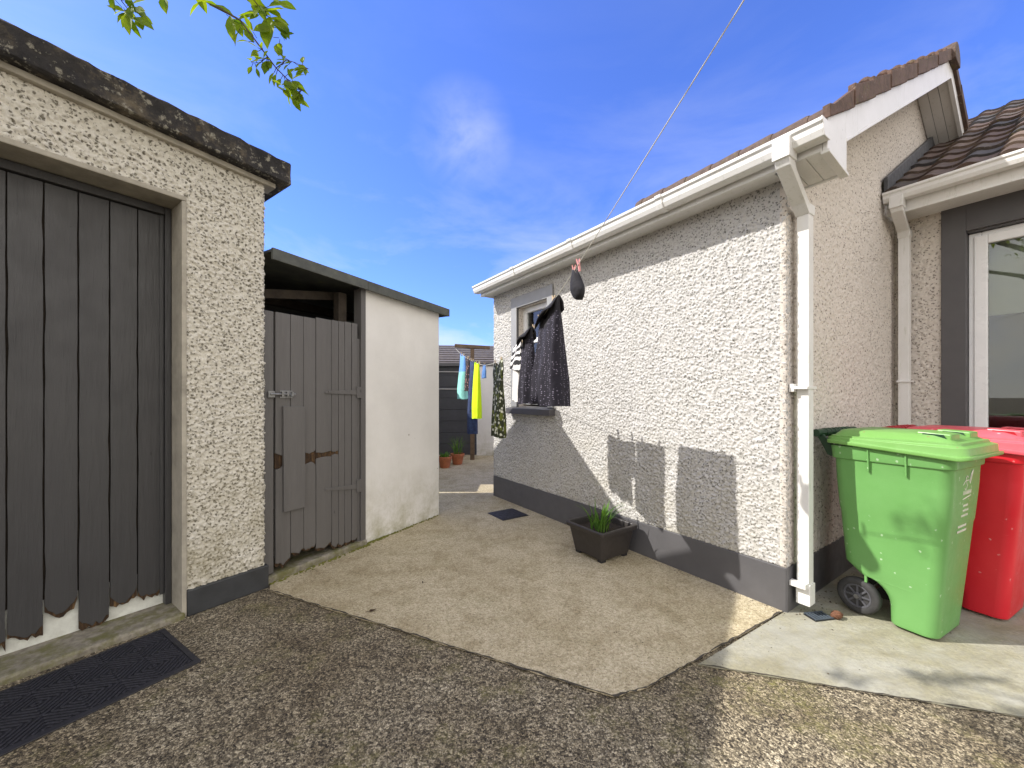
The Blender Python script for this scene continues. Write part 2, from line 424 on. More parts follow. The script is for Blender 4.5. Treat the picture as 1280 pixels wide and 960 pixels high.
def cast_panel(name, mt, parent, w, h, fn, keep=None, step=.009, rad=.015, amp=.013, seed=1, depth=.05):
    """fn(u, v, height) -> local point. keep(u, v) tells which cells exist. Border falls back by depth."""
    H = relief(w, h, step, rad, amp, seed)
    nx, ny = H.shape
    U = np.linspace(0, w, nx); V = np.linspace(0, h, ny)
    UU, VV = np.meshgrid(U, V, indexing='ij')
    P = np.stack(fn(UU, VV, H), axis=-1).reshape(-1, 3)
    B = np.stack(fn(UU, VV, np.full_like(H, -depth)), axis=-1).reshape(-1, 3)
    idx = np.arange(nx * ny).reshape(nx, ny)
    q = np.stack([idx[:-1, :-1], idx[1:, :-1], idx[1:, 1:], idx[:-1, 1:]], axis=-1).reshape(-1, 4)
    if keep is not None:
        uc = (UU[:-1, :-1] + step / 2).reshape(-1); vc = (VV[:-1, :-1] + step / 2).reshape(-1)
        q = q[keep(uc, vc)]
    # boundary edges
    e = np.concatenate([q[:, [0, 1]], q[:, [1, 2]], q[:, [2, 3]], q[:, [3, 0]]])
    key = np.sort(e, axis=1); k = key[:, 0].astype(np.int64) * (nx * ny) + key[:, 1]
    _, inv, cnt = np.unique(k, return_inverse=True, return_counts=True)
    be = e[cnt[inv] == 1]
    bv = np.unique(be); m = -np.ones(nx * ny, dtype=np.int64); m[bv] = np.arange(len(bv)) + nx * ny
    sk = np.stack([be[:, 1], be[:, 0], m[be[:, 0]], m[be[:, 1]]], axis=-1)
    verts = np.concatenate([P, B[bv]]); faces = np.concatenate([q, sk])
    used = np.unique(faces); rm = -np.ones(len(verts), dtype=np.int64); rm[used] = np.arange(len(used))
    verts = verts[used]; faces = rm[faces]
    me = bpy.data.meshes.new(name)
    me.vertices.add(len(verts)); me.vertices.foreach_set('co', verts.astype(np.float32).ravel())
    me.loops.add(len(faces) * 4); me.loops.foreach_set('vertex_index', faces.astype(np.int32).ravel())
    me.polygons.add(len(faces)); me.polygons.foreach_set('loop_start', np.arange(0, len(faces) * 4, 4, dtype=np.int32))
    me.update(calc_edges=True); me.validate()
    me.polygons.foreach_set('use_smooth', [True] * len(me.polygons))
    me.materials.append(mt)
    o = bpy.data.objects.new(name, me); COL.objects.link(o); o.parent = parent
    return o

# ------------------------------------------------------------------ camera, light, sky
cam = bpy.data.objects.new('camera', bpy.data.cameras.new('camera')); COL.objects.link(cam)
cam.location = (0, 0, 1.3); cam.rotation_euler = (R(90), 0, 0)
cam.data.sensor_width = 36; cam.data.lens = 36 * 490 / 1280; cam.data.shift_y = 16 / 1280
cam.data.clip_start = .02; cam.data.clip_end = 3000
scene.camera = cam
EL = 42.7
sun = bpy.data.objects.new('sun', bpy.data.lights.new('sun', 'SUN')); COL.objects.link(sun)
sun.data.energy = 3.5; sun.data.angle = R(.55); sun.data.color = (1, .96, .90)
AZ = R(1.0)
trav = Vector((math.cos(R(EL)) * math.cos(AZ), math.cos(R(EL)) * math.sin(AZ), -math.sin(R(EL))))
sun.rotation_euler = trav.to_track_quat('-Z', 'Y').to_euler(); sun.location = (-20, 0, 20)
w = bpy.data.worlds.new('World'); scene.world = w; w.use_nodes = True
wt = w.node_tree; wt.nodes.clear()
wo = wt.nodes.new('ShaderNodeOutputWorld'); bg = wt.nodes.new('ShaderNodeBackground')
sky = wt.nodes.new('ShaderNodeTexSky'); sky.sky_type = 'NISHITA'; sky.sun_disc = False
sky.sun_elevation = R(EL); sky.sun_rotation = R(-90); sky.air_density = 1.0; sky.dust_density = .3; sky.ozone_density = 2.2
bg.inputs[1].default_value = .15
tc = wt.nodes.new('ShaderNodeTexCoord')
def wn(scale, sc, det=6, rough=.55, loc=(0, 0, 0)):
    mp = wt.nodes.new('ShaderNodeMapping'); mp.inputs['Scale'].default_value = sc; mp.inputs['Location'].default_value = loc
    wt.links.new(tc.outputs['Generated'], mp.inputs[0])
    nz = wt.nodes.new('ShaderNodeTexNoise'); nz.inputs['Scale'].default_value = scale; nz.inputs['Detail'].default_value = det; nz.inputs['Roughness'].default_value = rough
    nz.inputs['Distortion'].default_value = .4
    wt.links.new(mp.outputs[0], nz.inputs[0]); return nz.outputs[0]
def wr(v, st):
    r = wt.nodes.new('ShaderNodeValToRGB'); e = r.color_ramp.elements
    while len(e) < len(st): e.new(.5)
    for i, (p, c) in enumerate(st): e[i].position = p; e[i].color = (c, c, c, 1) if not isinstance(c, tuple) else (*c, 1)
    wt.links.new(v, r.inputs[0]); return r.outputs[0]
def wm(op, a, b):
    n = wt.nodes.new('ShaderNodeMath'); n.operation = op; n.use_clamp = True
    for i, q in enumerate((a, b)):
        if isinstance(q, (int, float)): n.inputs[i].default_value = q
        else: wt.links.new(q, n.inputs[i])
    return n.outputs[0]
sp = wt.nodes.new('ShaderNodeSeparateXYZ'); wt.links.new(tc.outputs['Generated'], sp.inputs[0])
tint = wt.nodes.new('ShaderNodeMix'); tint.data_type = 'RGBA'; tint.blend_type = 'MULTIPLY'; tint.inputs[0].default_value = 1
wt.links.new(sky.outputs[0], tint.inputs[6]); tint.inputs[7].default_value = (.49, .635, 1.2, 1)
nrmz = wt.nodes.new('ShaderNodeVectorMath'); nrmz.operation = 'NORMALIZE'; wt.links.new(tc.outputs['Generated'], nrmz.inputs[0])
sp2 = wt.nodes.new('ShaderNodeSeparateXYZ'); wt.links.new(nrmz.outputs[0], sp2.inputs[0])
low = wr(sp2.outputs[2], [(.0, 1.), (.25, .7), (.45, .25), (.65, .04)])
veil = wm('MULTIPLY', wr(wn(2.6, (1, 1, 3.0), 6, .6, (.3, .1, .2)), [(.42, 0.), (.70, 1.)]), low)
dist_ = wt.nodes.new('ShaderNodeVectorMath'); dist_.operation = 'DISTANCE'
wt.links.new(nrmz.outputs[0], dist_.inputs[0]); dist_.inputs[1].default_value = Vector((-.125, 1, .66)).normalized()
puff = wm('MULTIPLY', wr(dist_.outputs['Value'], [(.0, 1.), (.05, .6), (.115, 0.)]), wr(wn(7, (1, 1, 1), 6), [(.35, .1), (.62, 1.)]))
front = wm('ADD', wm('MULTIPLY', veil, .75), wm('MULTIPLY', puff, .42))
# broken cloud bank added out of view, behind and overhead, to brighten the shade
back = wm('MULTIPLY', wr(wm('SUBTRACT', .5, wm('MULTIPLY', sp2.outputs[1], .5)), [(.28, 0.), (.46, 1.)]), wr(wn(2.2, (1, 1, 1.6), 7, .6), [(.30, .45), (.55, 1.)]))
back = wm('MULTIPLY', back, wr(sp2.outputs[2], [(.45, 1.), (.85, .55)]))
mixf = wt.nodes.new('ShaderNodeMix'); mixf.data_type = 'RGBA'
wt.links.new(front, mixf.inputs[0]); wt.links.new(tint.outputs[2], mixf.inputs[6]); mixf.inputs[7].default_value = (3.6, 3.75, 3.9, 1)
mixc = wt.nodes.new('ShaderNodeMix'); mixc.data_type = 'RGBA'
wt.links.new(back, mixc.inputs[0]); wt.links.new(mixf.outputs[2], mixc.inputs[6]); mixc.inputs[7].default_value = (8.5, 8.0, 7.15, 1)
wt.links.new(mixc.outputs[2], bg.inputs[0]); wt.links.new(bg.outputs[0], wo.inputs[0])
vs = scene.view_settings; vs.view_transform = 'Standard'; vs.look = 'None'; vs.gamma = 1; vs.use_curve_mapping = False
vs.exposure = .85

# ------------------------------------------------------------------ ground, path, apron
def sheet(name, pts, z, m, th=.012, kind='structure'):
    mb = MB(); mb.prism([(x, y, z - th) for x, y in pts], (0, 0, th))
    o = mb.build(name, m); tag(o, kind=kind); return o
def ragged(a, b, n, j, rnd):
    out = []
    for i in range(n):
        f = i / n; d = (b[0] - a[0], b[1] - a[1]); L = math.hypot(*d)
        k = 0 if i == 0 else rnd.uniform(-j, j)
        out.append((a[0] + d[0] * f - d[1] / L * k, a[1] + d[1] * f + d[0] / L * k))
    return out
rr = random.Random(3)
gb = MB(); gb.add([(-600, -600, 0), (600, -600, 0), (600, 600, 0), (-600, 600, 0)], [(0, 1, 2, 3)])
tag(gb.build('ground', MT['ground']), kind='structure')
P0 = (-1.62, 2.62); P1 = (.435, 1.692); P2 = (.60, 1.742); P3 = (1.61, 2.352)
pts = ragged(P0, P1, 26, .006, rr) + ragged(P1, P2, 4, .004, rr) + ragged(P2, P3, 16, .006, rr) + [P3, (1.78, 2.45), (-.1, 5.35), (1.5, 7.0), (3, 12), (-7, 12), (-4, 8), (-2.6, 4.4)]
sheet('path', pts, .0085, MT['path'], .0045)
Q0 = (.935, 2.075 - .115)
A0 = (.90, 1.895); A1 = (2.2, 1.54); A2 = (4.2, .98)
ap = ragged(A0, A1, 18, .008, rr) + ragged(A1, A2, 20, .008, rr) + [A2, (6.5, 3.2), (3.9, 4.1), (1.72, 2.40), (1.63, 2.352)]
sheet('apron', ap, .0075, MT['apron'], .0045)
# dirt-filled joints along the slab edges
def strip(path, wd, z):
    mb = MB(); vs_ = []
    for i, p in enumerate(path):
        a = path[max(0, i - 1)]; b = path[min(len(path) - 1, i + 1)]
        d = Vector((b[0] - a[0], b[1] - a[1])).normalized(); k = wd * rr.uniform(.15, 1.35)
        vs_ += [(p[0] + d.y * k, p[1] - d.x * k, z), (p[0] - d.y * k, p[1] + d.x * k, z)]
    mb.add(vs_, [(2 * i, 2 * i + 2, 2 * i + 3, 2 * i + 1) for i in range(len(path) - 1)])
    return mb
jm = MB()
for a, b, n in ((P0, P1, 60), (P1, P2, 8), (P2, P3, 36), (A0, A1, 40), (A1, A2, 40)):
    s_ = strip(ragged(a, b, n, .005, rr) + [b], .0055 if a not in (A0, A1) else .0038, .0105)
    jm.add(s_.v, s_.f)
tag(jm.build('joint', MT['joint']), kind='structure')

# ------------------------------------------------------------------ GARAGE
ga = empty('garage', 'flat roofed garage of rough white pebbledash with dark plank door and blackened concrete coping', 'garage', (-1.686, 2.665, 0), R(-35.5))
def keep_g(u, v):      # u = -y , v = z-.15
    return ~((u > .43) & (u < 1.95) & (v + .15 < 2.476))
cast_panel('wall', MT['cast_garage'], ga, 2.6, 2.70, lambda u, v, h: (h - .004, -u, v + .15), keep_g, .0054, .0092, .0125, 5, .05)
cast_panel('side_wall', MT['cast_garage'], ga, .6, 2.60, lambda u, v, h: (-u - .0, h - .004, v + .15), None, .0056, .0098, .014, 6, .05)
b = MB()
b.box(-3.2, -.31, -4.6, -.5, 2.65, 2.80).box(-.30, -.03, -.425, -.03, 0, 2.77).box(-.30, -.03, -4.6, -1.96, 0, 2.77).box(-.30, -.03, -1.96, -.425, 2.48, 2.77)
b.box(-3.2, -.30, -.25, -.03, 0, 2.77).box(-3.2, -3.0, -4.6, -.25, 0, 2.77).box(-3.0, -.3, -4.6, -4.4, 0, 2.77).box(-3.0, -.3, -4.4, -.25, 2.6, 2.77)
b.build('masonry', MT['mortar'], ga)
b = MB()   # smooth rendered reveal round the door opening
b.box(-.29, .012, -.444, -.4205, .0, 2.452).box(-.29, .012, -1.95, -.4205, 2.454, 2.482).box(-.29, .012, -1.975, -1.955, 0, 2.482)
b.build('reveal', MT['mortar'], ga, .004)
b = MB(); b.box(-.02, .022, -.42, .022, 0, .155).box(-.6, -.021, -.02, .022, 0, .155)
b.box(-.02, .022, -4.6, -1.98, 0, .155)
b.each('plinth', MT['plinth_dark'], ga, bevel=.006)
# coping: uneven weathered slab edge
mb = MB(); n = 110; rings = []
for i in range(n + 1):
    y = .13 - i * (4.8 / n); j = lambda a: rr.uniform(-a, a)
    o_ = -y * .042 - .01
    rings.append([(-3.3, y, 2.78 + o_), (.090 + j(.003), y, 2.776 + j(.004) + o_), (.10 + j(.005), y, 2.784 + j(.004) + o_), (.098 + j(.006), y, 2.85 + o_), (.10 + j(.006), y, 2.918 + j(.005) + o_), (.088 + j(.005), y, 2.93 + j(.004) + o_), (-3.3, y, 2.95 + o_)])
mb.loft(rings); mb.build('coping', MT['coping'], ga)
b = MB(); b.prism([(.035, .06, 2.73), (.035, .06, 2.762), (.035, -4.6, 2.958), (.035, -4.6, 2.926)], (-.13, 0, 0)); b.build('drip_course', MT['mortar'], ga, .004)
b = MB(); b.box(-.3, .03, -1.95, -.43, -.02, .035); b.build('threshold', MT['threshold'], ga, .012)
# door: planks with gaps, rotten at the foot
ed = [-.478, -.594, -.71, -.829, -.948, -1.066, -1.185, -1.305, -1.425, -1.545, -1.665, -1.785, -1.905]
dr = MB(); rt = MB()
foot = {0: .12, 1: .12, 2: .055, 3: .17, 4: .10, 5: .09, 6: .07}
for i in range(len(ed) - 1):
    y1, y0 = ed[i] - .0025, ed[i + 1] + .0025
    zb = foot.get(i, .07); k = 9; low = []
    for q in range(k + 1):
        f = q / k; yy = y0 + (y1 - y0) * f
        lift = .05 * (abs(f - .5) * 2) ** 2.5 * (1.2 if i in (3, 1) else .6)
        low.append((yy, zb + lift + rr.uniform(-.012, .012)))
    wob = lambda yy, sgn_: [(-.2, yy + sgn_ * rr.uniform(0, .0025) * rr.choice((0, 0, 1, 1, 2)), zb + .12 + q_ * .11) for q_ in range(20)]
    poly = [(-.2, yy, zz) for yy, zz in low] + wob(y1, -1) + [(-.2, y1, 2.40), (-.2, y0, 2.40)] + wob(y0, 1)[::-1]
    dr.prism(poly, (-.022, 0, 0))
    lo2 = [(-.196 if False else -.2035, yy, zz - rr.uniform(.004, .026) * (1 + 1.4 * (abs(q / k - .5) * 2) ** 3)) for q, (yy, zz) in enumerate(low)]
    up2 = [(-.2035, yy, zz + .05) for yy, zz in low]
    rt.prism(lo2 + up2[::-1], (-.014, 0, 0))
for i in range(len(ed) - 1):
    for zz in (.42, 1.25, 2.2):
        for f in (.25, .75):
            yy = ed[i] + (ed[i + 1] - ed[i]) * f + rr.uniform(-.004, .004); z_ = zz + rr.uniform(-.012, .012)
            dr.prism([(-.2005, yy + .0035 * math.cos(k * 1.047), z_ + .0035 * math.sin(k * 1.047)) for k in range(6)], (.0018, 0, 0))
d_ = dr.build('door', MT['door'], ga, .0025, seg=2)
rt.build('rotten_edge', MT['rot'], d_)
b = MB(); b.box(-.29, -.224, -1.93, -.47, .035, .25); b.build('backing_board', MT['board'], d_)
b = MB(); b.box(-.29, -.226, -1.93, -.47, .252, 2.44); b.build('backing', MT['dark_timber'], d_)
b = MB(); b.box(-.235, -.175, -.476, -.446, .035, 2.45).box(-.235, -.175, -1.94, -.477, 2.405, 2.45).box(-.235, -.185, -1.95, -1.91, .035, 2.40)
b.box(-.21, -.19, -.496, -.477, .1, 2.404)
b.build('door_frame', MT['door'], ga, .004)

# ------------------------------------------------------------------ SHED
sh = empty('shed', 'low lean-to shed with white rendered end wall, open top gap and grey plank door', 'shed', (-1.70, 2.72, 0), R(-29.8))
b = MB(); b.prism([(-.0005, .83, -.01), (-.0005, 1.816, -.01), (-.0005, 1.816, 2.239), (-.0005, .83, 2.268)], (-.09, 0, 0)).box(-1.9, -.09, 1.73, 1.816, -.01, 2.18).box(-1.9, -1.82, -.3, 1.73, 0, 2.22)
b.build('wall', MT['shed_wall'], sh, .008)
b = MB(); b.box(-.085, .012, .778, .826, .03, 2.24); b.build('post', MT['shed_door'], sh, .003)
b = MB(); b.box(-.08, -.005, .752, .776, .03, 1.80); b.box(-.06, -.0, -.02, .045, .06, 1.90); b.build('door_jamb', MT['shed_door'], sh, .003)
b = MB(); b.box(-.2, -.13, .66, .74, 0, 2.2); b.build('inner_post', MT['dark_timber'], sh, .004)
b = MB(); b.prism([(-.25, .0, 2.02), (-.25, .74, 2.16), (-.25, .74, 2.23), (-.25, .0, 2.09)], (-.05, 0, 0)); b.box(-.9, -.84, -.2, 1.73, 2.14, 2.22)
b.each('rafter', MT['dark_timber'], sh, bevel=.003)
b = MB(); b.prism([(-2.0, .0, 2.285), (.07, .0, 2.30), (.07, 1.90, 2.245), (-2.0, 1.90, 2.23)], (0, 0, .018)); b.build('roof', MT['shed_fascia'], sh)
b = MB()
b.prism([(.05, .0, 2.245), (.05, .80, 2.222), (.05, .80, 2.302), (.05, .0, 2.325)], (.022, 0, 0)).prism([(.05, .803, 2.222), (.05, 1.905, 2.188), (.05, 1.905, 2.268), (.05, .803, 2.300)], (.024, 0, 0))
b.prism([(.05, 1.882, 2.19), (.05, 1.905, 2.19), (.05, 1.905, 2.266), (.05, 1.882, 2.266)], (-2.0, 0, 0))
b.build('fascia', MT['shed_fascia'], sh, .003)
b = MB(); b.box(-.25, .03, -.04, .83, -.02, .055); b.build('sill', MT['threshold'], sh, .012)
dl = [.055, .16, .255, .365, .505, .565, .625, .69, .749]
dl = [.055, .165, .265, .365, .500, .565, .623, .690, .748]
dr = MB(); rt = MB()
for i in range(len(dl) - 1):
    y0, y1 = dl[i] + .0018, dl[i + 1] - .0018
    top = 1.897 + .035 * (i / 7) + rr.uniform(-.006, .006)
    xo = rr.uniform(-.003, .003)
    br = {0: .86, 1: .86, 2: .845, 3: .845, 4: .84}.get(i, 0)
    gp = {0: .04, 1: .02, 2: .026, 3: .006, 4: -.008}.get(i, 0)
    zb = {0: .10, 1: .13, 2: .13, 3: .10}.get(i, .075)
    def edge_(z, a, j): return [(y0 + (y1 - y0) * q / 6, z + rr.uniform(-j, j) + (a * abs(q / 6 - .5) * .06)) for q in range(7)]
    if br:
        le = edge_(br + .012, 1 if i in (2, 0) else .3, .008 if i < 3 else .002)
        dr.prism([(xo, a, c) for a, c in le] + [(xo, y1, top), (xo, y0, top)], (-.024, 0, 0))
        ue = edge_(br - .012 - gp, -1 if i < 3 else -.2, .008 if i < 3 else .002)
        lo = edge_(zb, 1, .012 if i < 4 else .004)
        dr.prism([(xo + .002, a, c) for a, c in lo] + [(xo + .002, a, c) for a, c in ue[::-1]], (-.024, 0, 0))
        rt.box(-.02, -.006, y0, y1, br - .07, br + .04)
    else:
        lo = edge_(zb, .5, .006)
        dr.prism([(xo, a, c) for a, c in lo] + [(xo, y1, top), (xo, y0, top)], (-.024, 0, 0))
    rt.prism([(-.006, a, c - rr.uniform(.005, .03)) for a, c in lo] + [(-.006, y1, zb + .06), (-.006, y0, zb + .06)], (-.014, 0, 0))
sd = dr.build('door', MT['shed_door'], sh, .003)
rt.each('rotten_edge', MT['rot'], sd)
b = MB(); b.prism([(.004, .105, .475), (.004, .262, .472), (.004, .262, 1.226), (.004, .100, 1.232)], (.022, 0, 0)); b.build('patch_board', MT['shed_door'], sd, .003)
b = MB()
b.prism([(.004, .437, 1.326), (.004, .735, 1.317), (.004, .735, 1.359), (.004, .437, 1.345)], (.006, 0, 0)); b.box(.002, .014, .742, .778, 1.29, 1.385)
b.tube([(.012, .740, 1.29), (.012, .740, 1.385)], .008, 8)
b.lathe([(.0, .016), (.009, .012), (.009, 0)], 10, (.008, .47, 1.335))
b.build('strap_hinge', MT['shed_door'], sd, .0015)
b = MB(); b.prism([(.004, .437, .556), (.004, .735, .512), (.004, .735, .552), (.004, .437, .576)], (.006, 0, 0)); b.box(.002, .014, .742, .778, .48, .59)
b.tube([(.012, .740, .48), (.012, .740, .59)], .008, 8)
b.build('strap_hinge', MT['shed_door'], sd, .0015)
b = MB(); b.box(.004, .010, .085, .175, 1.29, 1.345); b.tube([(.022, .01, 1.318), (.022, .19, 1.318)], .0075, 10)
for yy in (.093, .13, .165): b.box(.010, .034, yy - .007, yy + .007, 1.302, 1.336)
b.box(.010, .02, .0, .045, 1.295, 1.34); b.tube([(.022, .15, 1.318), (.05, .15, 1.30)], .006, 8)
b.build('bolt', MT['steel'], sd, .0015)
# moss tufts along the foot of the white wall
mo = MB(); r2 = random.Random(8)
for i in range(420):
    y = r2.choice([r2.gauss(.92, .07), r2.uniform(.84, 1.8), r2.uniform(.0, .8)]); x = abs(r2.gauss(0, .016)) + (.004 if y > .83 else .035)
    s = r2.uniform(.003, .011)
    vsx = [(x + s * math.cos(a), y + s * 1.4 * math.sin(a), .010) for a in (0, 1.57, 3.14, 4.71)] + [(x, y, .010 + s * 1.1)]
    mo.add(vsx, [(0, 1, 4), (1, 2, 4), (2, 3, 4), (3, 0, 4)])
o = mo.build('moss', MT['moss']); o.location = sh.location; o.rotation_euler = sh.rotation_euler
tag(o, 'yellow green moss growing along the foot of the shed', 'moss', kind='stuff')

# ------------------------------------------------------------------ HOUSE
ho = empty('house', 'white pebbledashed bungalow with grey plinth, white gutters and brown tiled gable roof', 'house', (1.645, 2.35, 0), R(34.1))
TAN = .578; LY = 3.365
WY0, WY1, WZ0, WZ1 = 2.25, 2.82, 1.18, 2.36       # side window opening
def keep_s(u, v):
    z = v + .272
    return ~((u > 2.162) & (u < 2.93) & (z > 1.135) & (z < 2.5))
cast_panel('wall', MT['cast_house'], ho, LY, 2.35, lambda u, v, h: (-h + .006, u, v + .272), keep_s, .0054, .0082, .0085, 21, .05)
cast_panel('gable_wall', MT['cast_gable'], ho, 4.4, 4.3, lambda u, v, h: (u, -h * .8 + .003, v + .272),
           lambda u, v: ((v + .272) < np.minimum(2.84 + TAN * u, 2.84 + TAN * (6.1 - u)) - .05) & ~((u > 2.42) & (v + .272 < 2.7 + TAN * (u - 2.3))), .0075, .0095, .0095, 22, .04)
b = MB()      # masonry behind the render
b.box(.02, .22, .02, WY0, 0, 2.62).box(.02, .22, WY1, LY - .02, 0, 2.62).box(.02, .22, WY0, WY1, 0, WZ0 - .002).box(.02, .22, WY0, WY1, WZ1 + .002, 2.62)
b.prism([(.22, .03, .0), (6.0, .03, 0), (6.0, .03, 2.62), (3.05, .03, 4.4), (.22, .03, 2.76)], (0, .2, 0))
b.prism([(.22, LY - .02, .0), (6.0, LY - .02, 0), (6.0, LY - .02, 2.62), (3.05, LY - .02, 4.4), (.22, LY - .02, 2.76)], (0, -.2, 0))
b.box(5.8, 6.0, .23, LY - .22, 0, 2.62)
b.build('masonry', MT['cast_gable'], ho)
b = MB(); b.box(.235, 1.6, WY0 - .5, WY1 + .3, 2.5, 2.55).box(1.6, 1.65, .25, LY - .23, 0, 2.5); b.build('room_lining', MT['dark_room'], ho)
b = MB(); b.box(-.004, .019, -.0, LY, 0, .272).box(.0, 2.3, -.006, .018, 0, .272); b.each('plinth', MT['plinth'], ho, bevel=.005)
# side window
win = MB()
x0, x1 = .085, .14
win.box(x0, x1, WY0, WY0 + .06, WZ0 + .03, WZ1).box(x0, x1, WY1 - .06, WY1, WZ0 + .03, WZ1).box(x0, x1, WY0 + .06, WY1 - .06, WZ0 + .03, WZ0 + .09).box(x0, x1, WY0 + .06, WY1 - .06, WZ1 - .06, WZ1)
win.box(x0 + .002, x1, WY0 + .06, WY1 - .06, 1.93, 1.985)
wf = win.build('window', MT['pvc_frame'], ho, .006)
b = MB(); b.box(x0 + .03, x0 + .034, WY0 + .055, WY1 - .055, WZ0 + .085, WZ1 - .055); b.build('pane', MT['glass'], wf)
b = MB(); b.box(.17, .172, WY0 + .02, WY1 - .02, WZ0 + .03, 1.95); b.build('net_curtain', MT['fab_white'], wf)
b = MB(); b.box(-.015, .0, 2.155, WY0, 1.18, 2.49).box(-.015, .0, WY1, 2.935, 1.18, 2.49).box(-.015, .0, WY0, WY1, WZ1, 2.49)
b.build('window_surround', MT['surround_light'], wf, .003)
b = MB(); b.box(.0005, .22, WY0 - .02, WY0 - .001, 1.18, 2.36).box(.0005, .22, WY1 + .001, WY1 + .02, 1.18, 2.36).box(.0005, .22, WY0, WY1, WZ1 + .0035, WZ1 + .02)
b.build('reveal', MT['surround'], wf)
b = MB(); b.prism([(-.075, 2.13, 1.10), (.085, 2.13, 1.10), (.085, 2.13, 1.19), (-.075, 2.13, 1.165)], (0, .83, 0)); b.build('window_sill', MT['surround'], wf, .004)

# --- roof tiles
def tile_roof(y0, y1, x0, z0, run, sgn, name, parent, dark=1.0, seed=1, pitch=TAN, skip=None):
    r = random.Random(seed); tw = .215; course = .30; S = math.sqrt(1 + pitch * pitch)
    nc = int(run * S / course) + 1; nt = int(abs(y1 - y0) / tw + .999); m = 10
    V = []; F = []; T = []
    dxy = 1 / S; dz = pitch / S
    for c in range(nc):
        s0 = c * course - .03; s1 = min((c + 1) * course + .02, run * S)
        for k in range(nt):
            ya = y0 + (y1 - y0) * k / nt; yb = y0 + (y1 - y0) * (k + 1) / nt
            lift = r.uniform(-.004, .006)
            q = r.random()
            col = (.105, .066, .05) if q < .35 else (.075, .056, .047) if q < .6 else (.18, .125, .092) if q < .75 else (.055, .052, .055)
            f_ = r.uniform(.75, 1.2) * dark; col = tuple(x * f_ for x in col)
            base = len(V)
            for row in range(4):
                s = (s0, s0, (s0 + s1) / 2, s1)[row]
                for i in range(m + 1):
                    f = i / m; yy = ya + (yb - ya) * f
                    prof = .024 * max(0, math.cos((f - .28) * 2 * math.pi * .9)) ** 1.0 if f < .62 else -.006 * math.sin((f - .62) / .38 * math.pi)
                    th = (.0 if row == 0 else .03 if row == 1 else .018 if row == 2 else .004)
                    n_ = prof * (1 if row else .8) + th + lift
                    V.append((x0 + sgn * (s * dxy - n_ * dz), yy, z0 + s * dz + n_ * dxy))
            for row in range(3):
                for i in range(m):
                    a = base + row * (m + 1) + i
                    fc = (a, a + 1, a + m + 2, a + m + 1)
                    if (sgn > 0) == (y1 > y0): fc = fc[::-1]
                    F.append(fc); T.append(col)
    me = bpy.data.meshes.new(name); me.from_pydata(V, [], F); me.update()
    at = me.color_attributes.new('tint', 'FLOAT_COLOR', 'CORNER')
    at.data.foreach_set('color', np.repeat(np.array([(*c, 1) for c in T], dtype=np.float32), 4, axis=0).ravel())
    me.polygons.foreach_set('use_smooth', [True] * len(me.polygons)); me.materials.append(MT['tile'])
    o = bpy.data.objects.new(name, me); COL.objects.link(o); o.parent = parent
    md = o.modifiers.new('Edge', 'EDGE_SPLIT'); md.split_angle = R(50)
    return o
RX = 3.05; EX = -.26
roof = tile_roof(-.24, LY + .06, -.19, 2.772 - TAN * .19, RX + .19, 1, 'roof', ho, 1.0, 4)
tile_roof(-.24, LY + .06, 2 * RX - EX, 2.80 + TAN * EX, RX - EX, -1, 'roof', ho, 1.0, 5)
def tinted(o, col):
    at = o.data.color_attributes.new('tint', 'FLOAT_COLOR', 'CORNER')
    at.data.foreach_set('color', np.tile(np.array([*col, 1], dtype=np.float32), len(o.data.loops)))
    return o
# verge tiles: stepped edge pieces down both slopes of the gable
for sg in (1, -1):
    mb = MB(); x = EX + .06; L = .36; i = 0
    while x < RX - .05:
        xe = min(x + L + .02, RX)
        zz = lambda q: 2.86 + TAN * q
        st = .035
        fx = (lambda q: q) if sg == 1 else (lambda q: 2 * RX - q)
        yv = -.275 - .006 * (i % 2)
        k_ = .055 if i == 0 else 0
        pl = [(x, zz(x) - .005), (xe, zz(xe) - .02), (xe, zz(xe) + .09), (x + .06, zz(x) + .105 + st - k_), (x, zz(x) + .085 + st - k_)]
        mb.prism([(fx(a), yv, c) for a, c in pl], (0, .035, 0))
        # rounded roll on top
        if i > 1: mb.tube([(fx(x), yv + .06, zz(x) + .058 + st), (fx(x + .02), yv + .05, zz(x + .02) + .06 + st), (fx(xe), yv + .05, zz(xe) + .045)], [.03, .038, .03], 14)
        x += L; i += 1
    tinted(fixn(mb.build('verge_tiles', MT['tile'], ho, .004)), (.11, .055, .033) if sg == 1 else (.09, .05, .033))
mb = MB(); mb_rings = []
yy = -.30
while yy < LY + .05:
    ye = min(yy + .42, LY + .08); rings = []
    for y_, rad in ((yy, .125), (yy + .03, .13), (ye, .115)):
        rings.append([(RX + rad * math.cos(R(a)) * 1.0, y_, 4.60 + rad * math.sin(R(a)) * 1.15) for a in range(-20, 201, 20)])
    mb.loft(rings); yy += .40
tinted(fixn(mb.build('ridge_tiles', MT['tile'], ho, .004)), (.10, .06, .042))
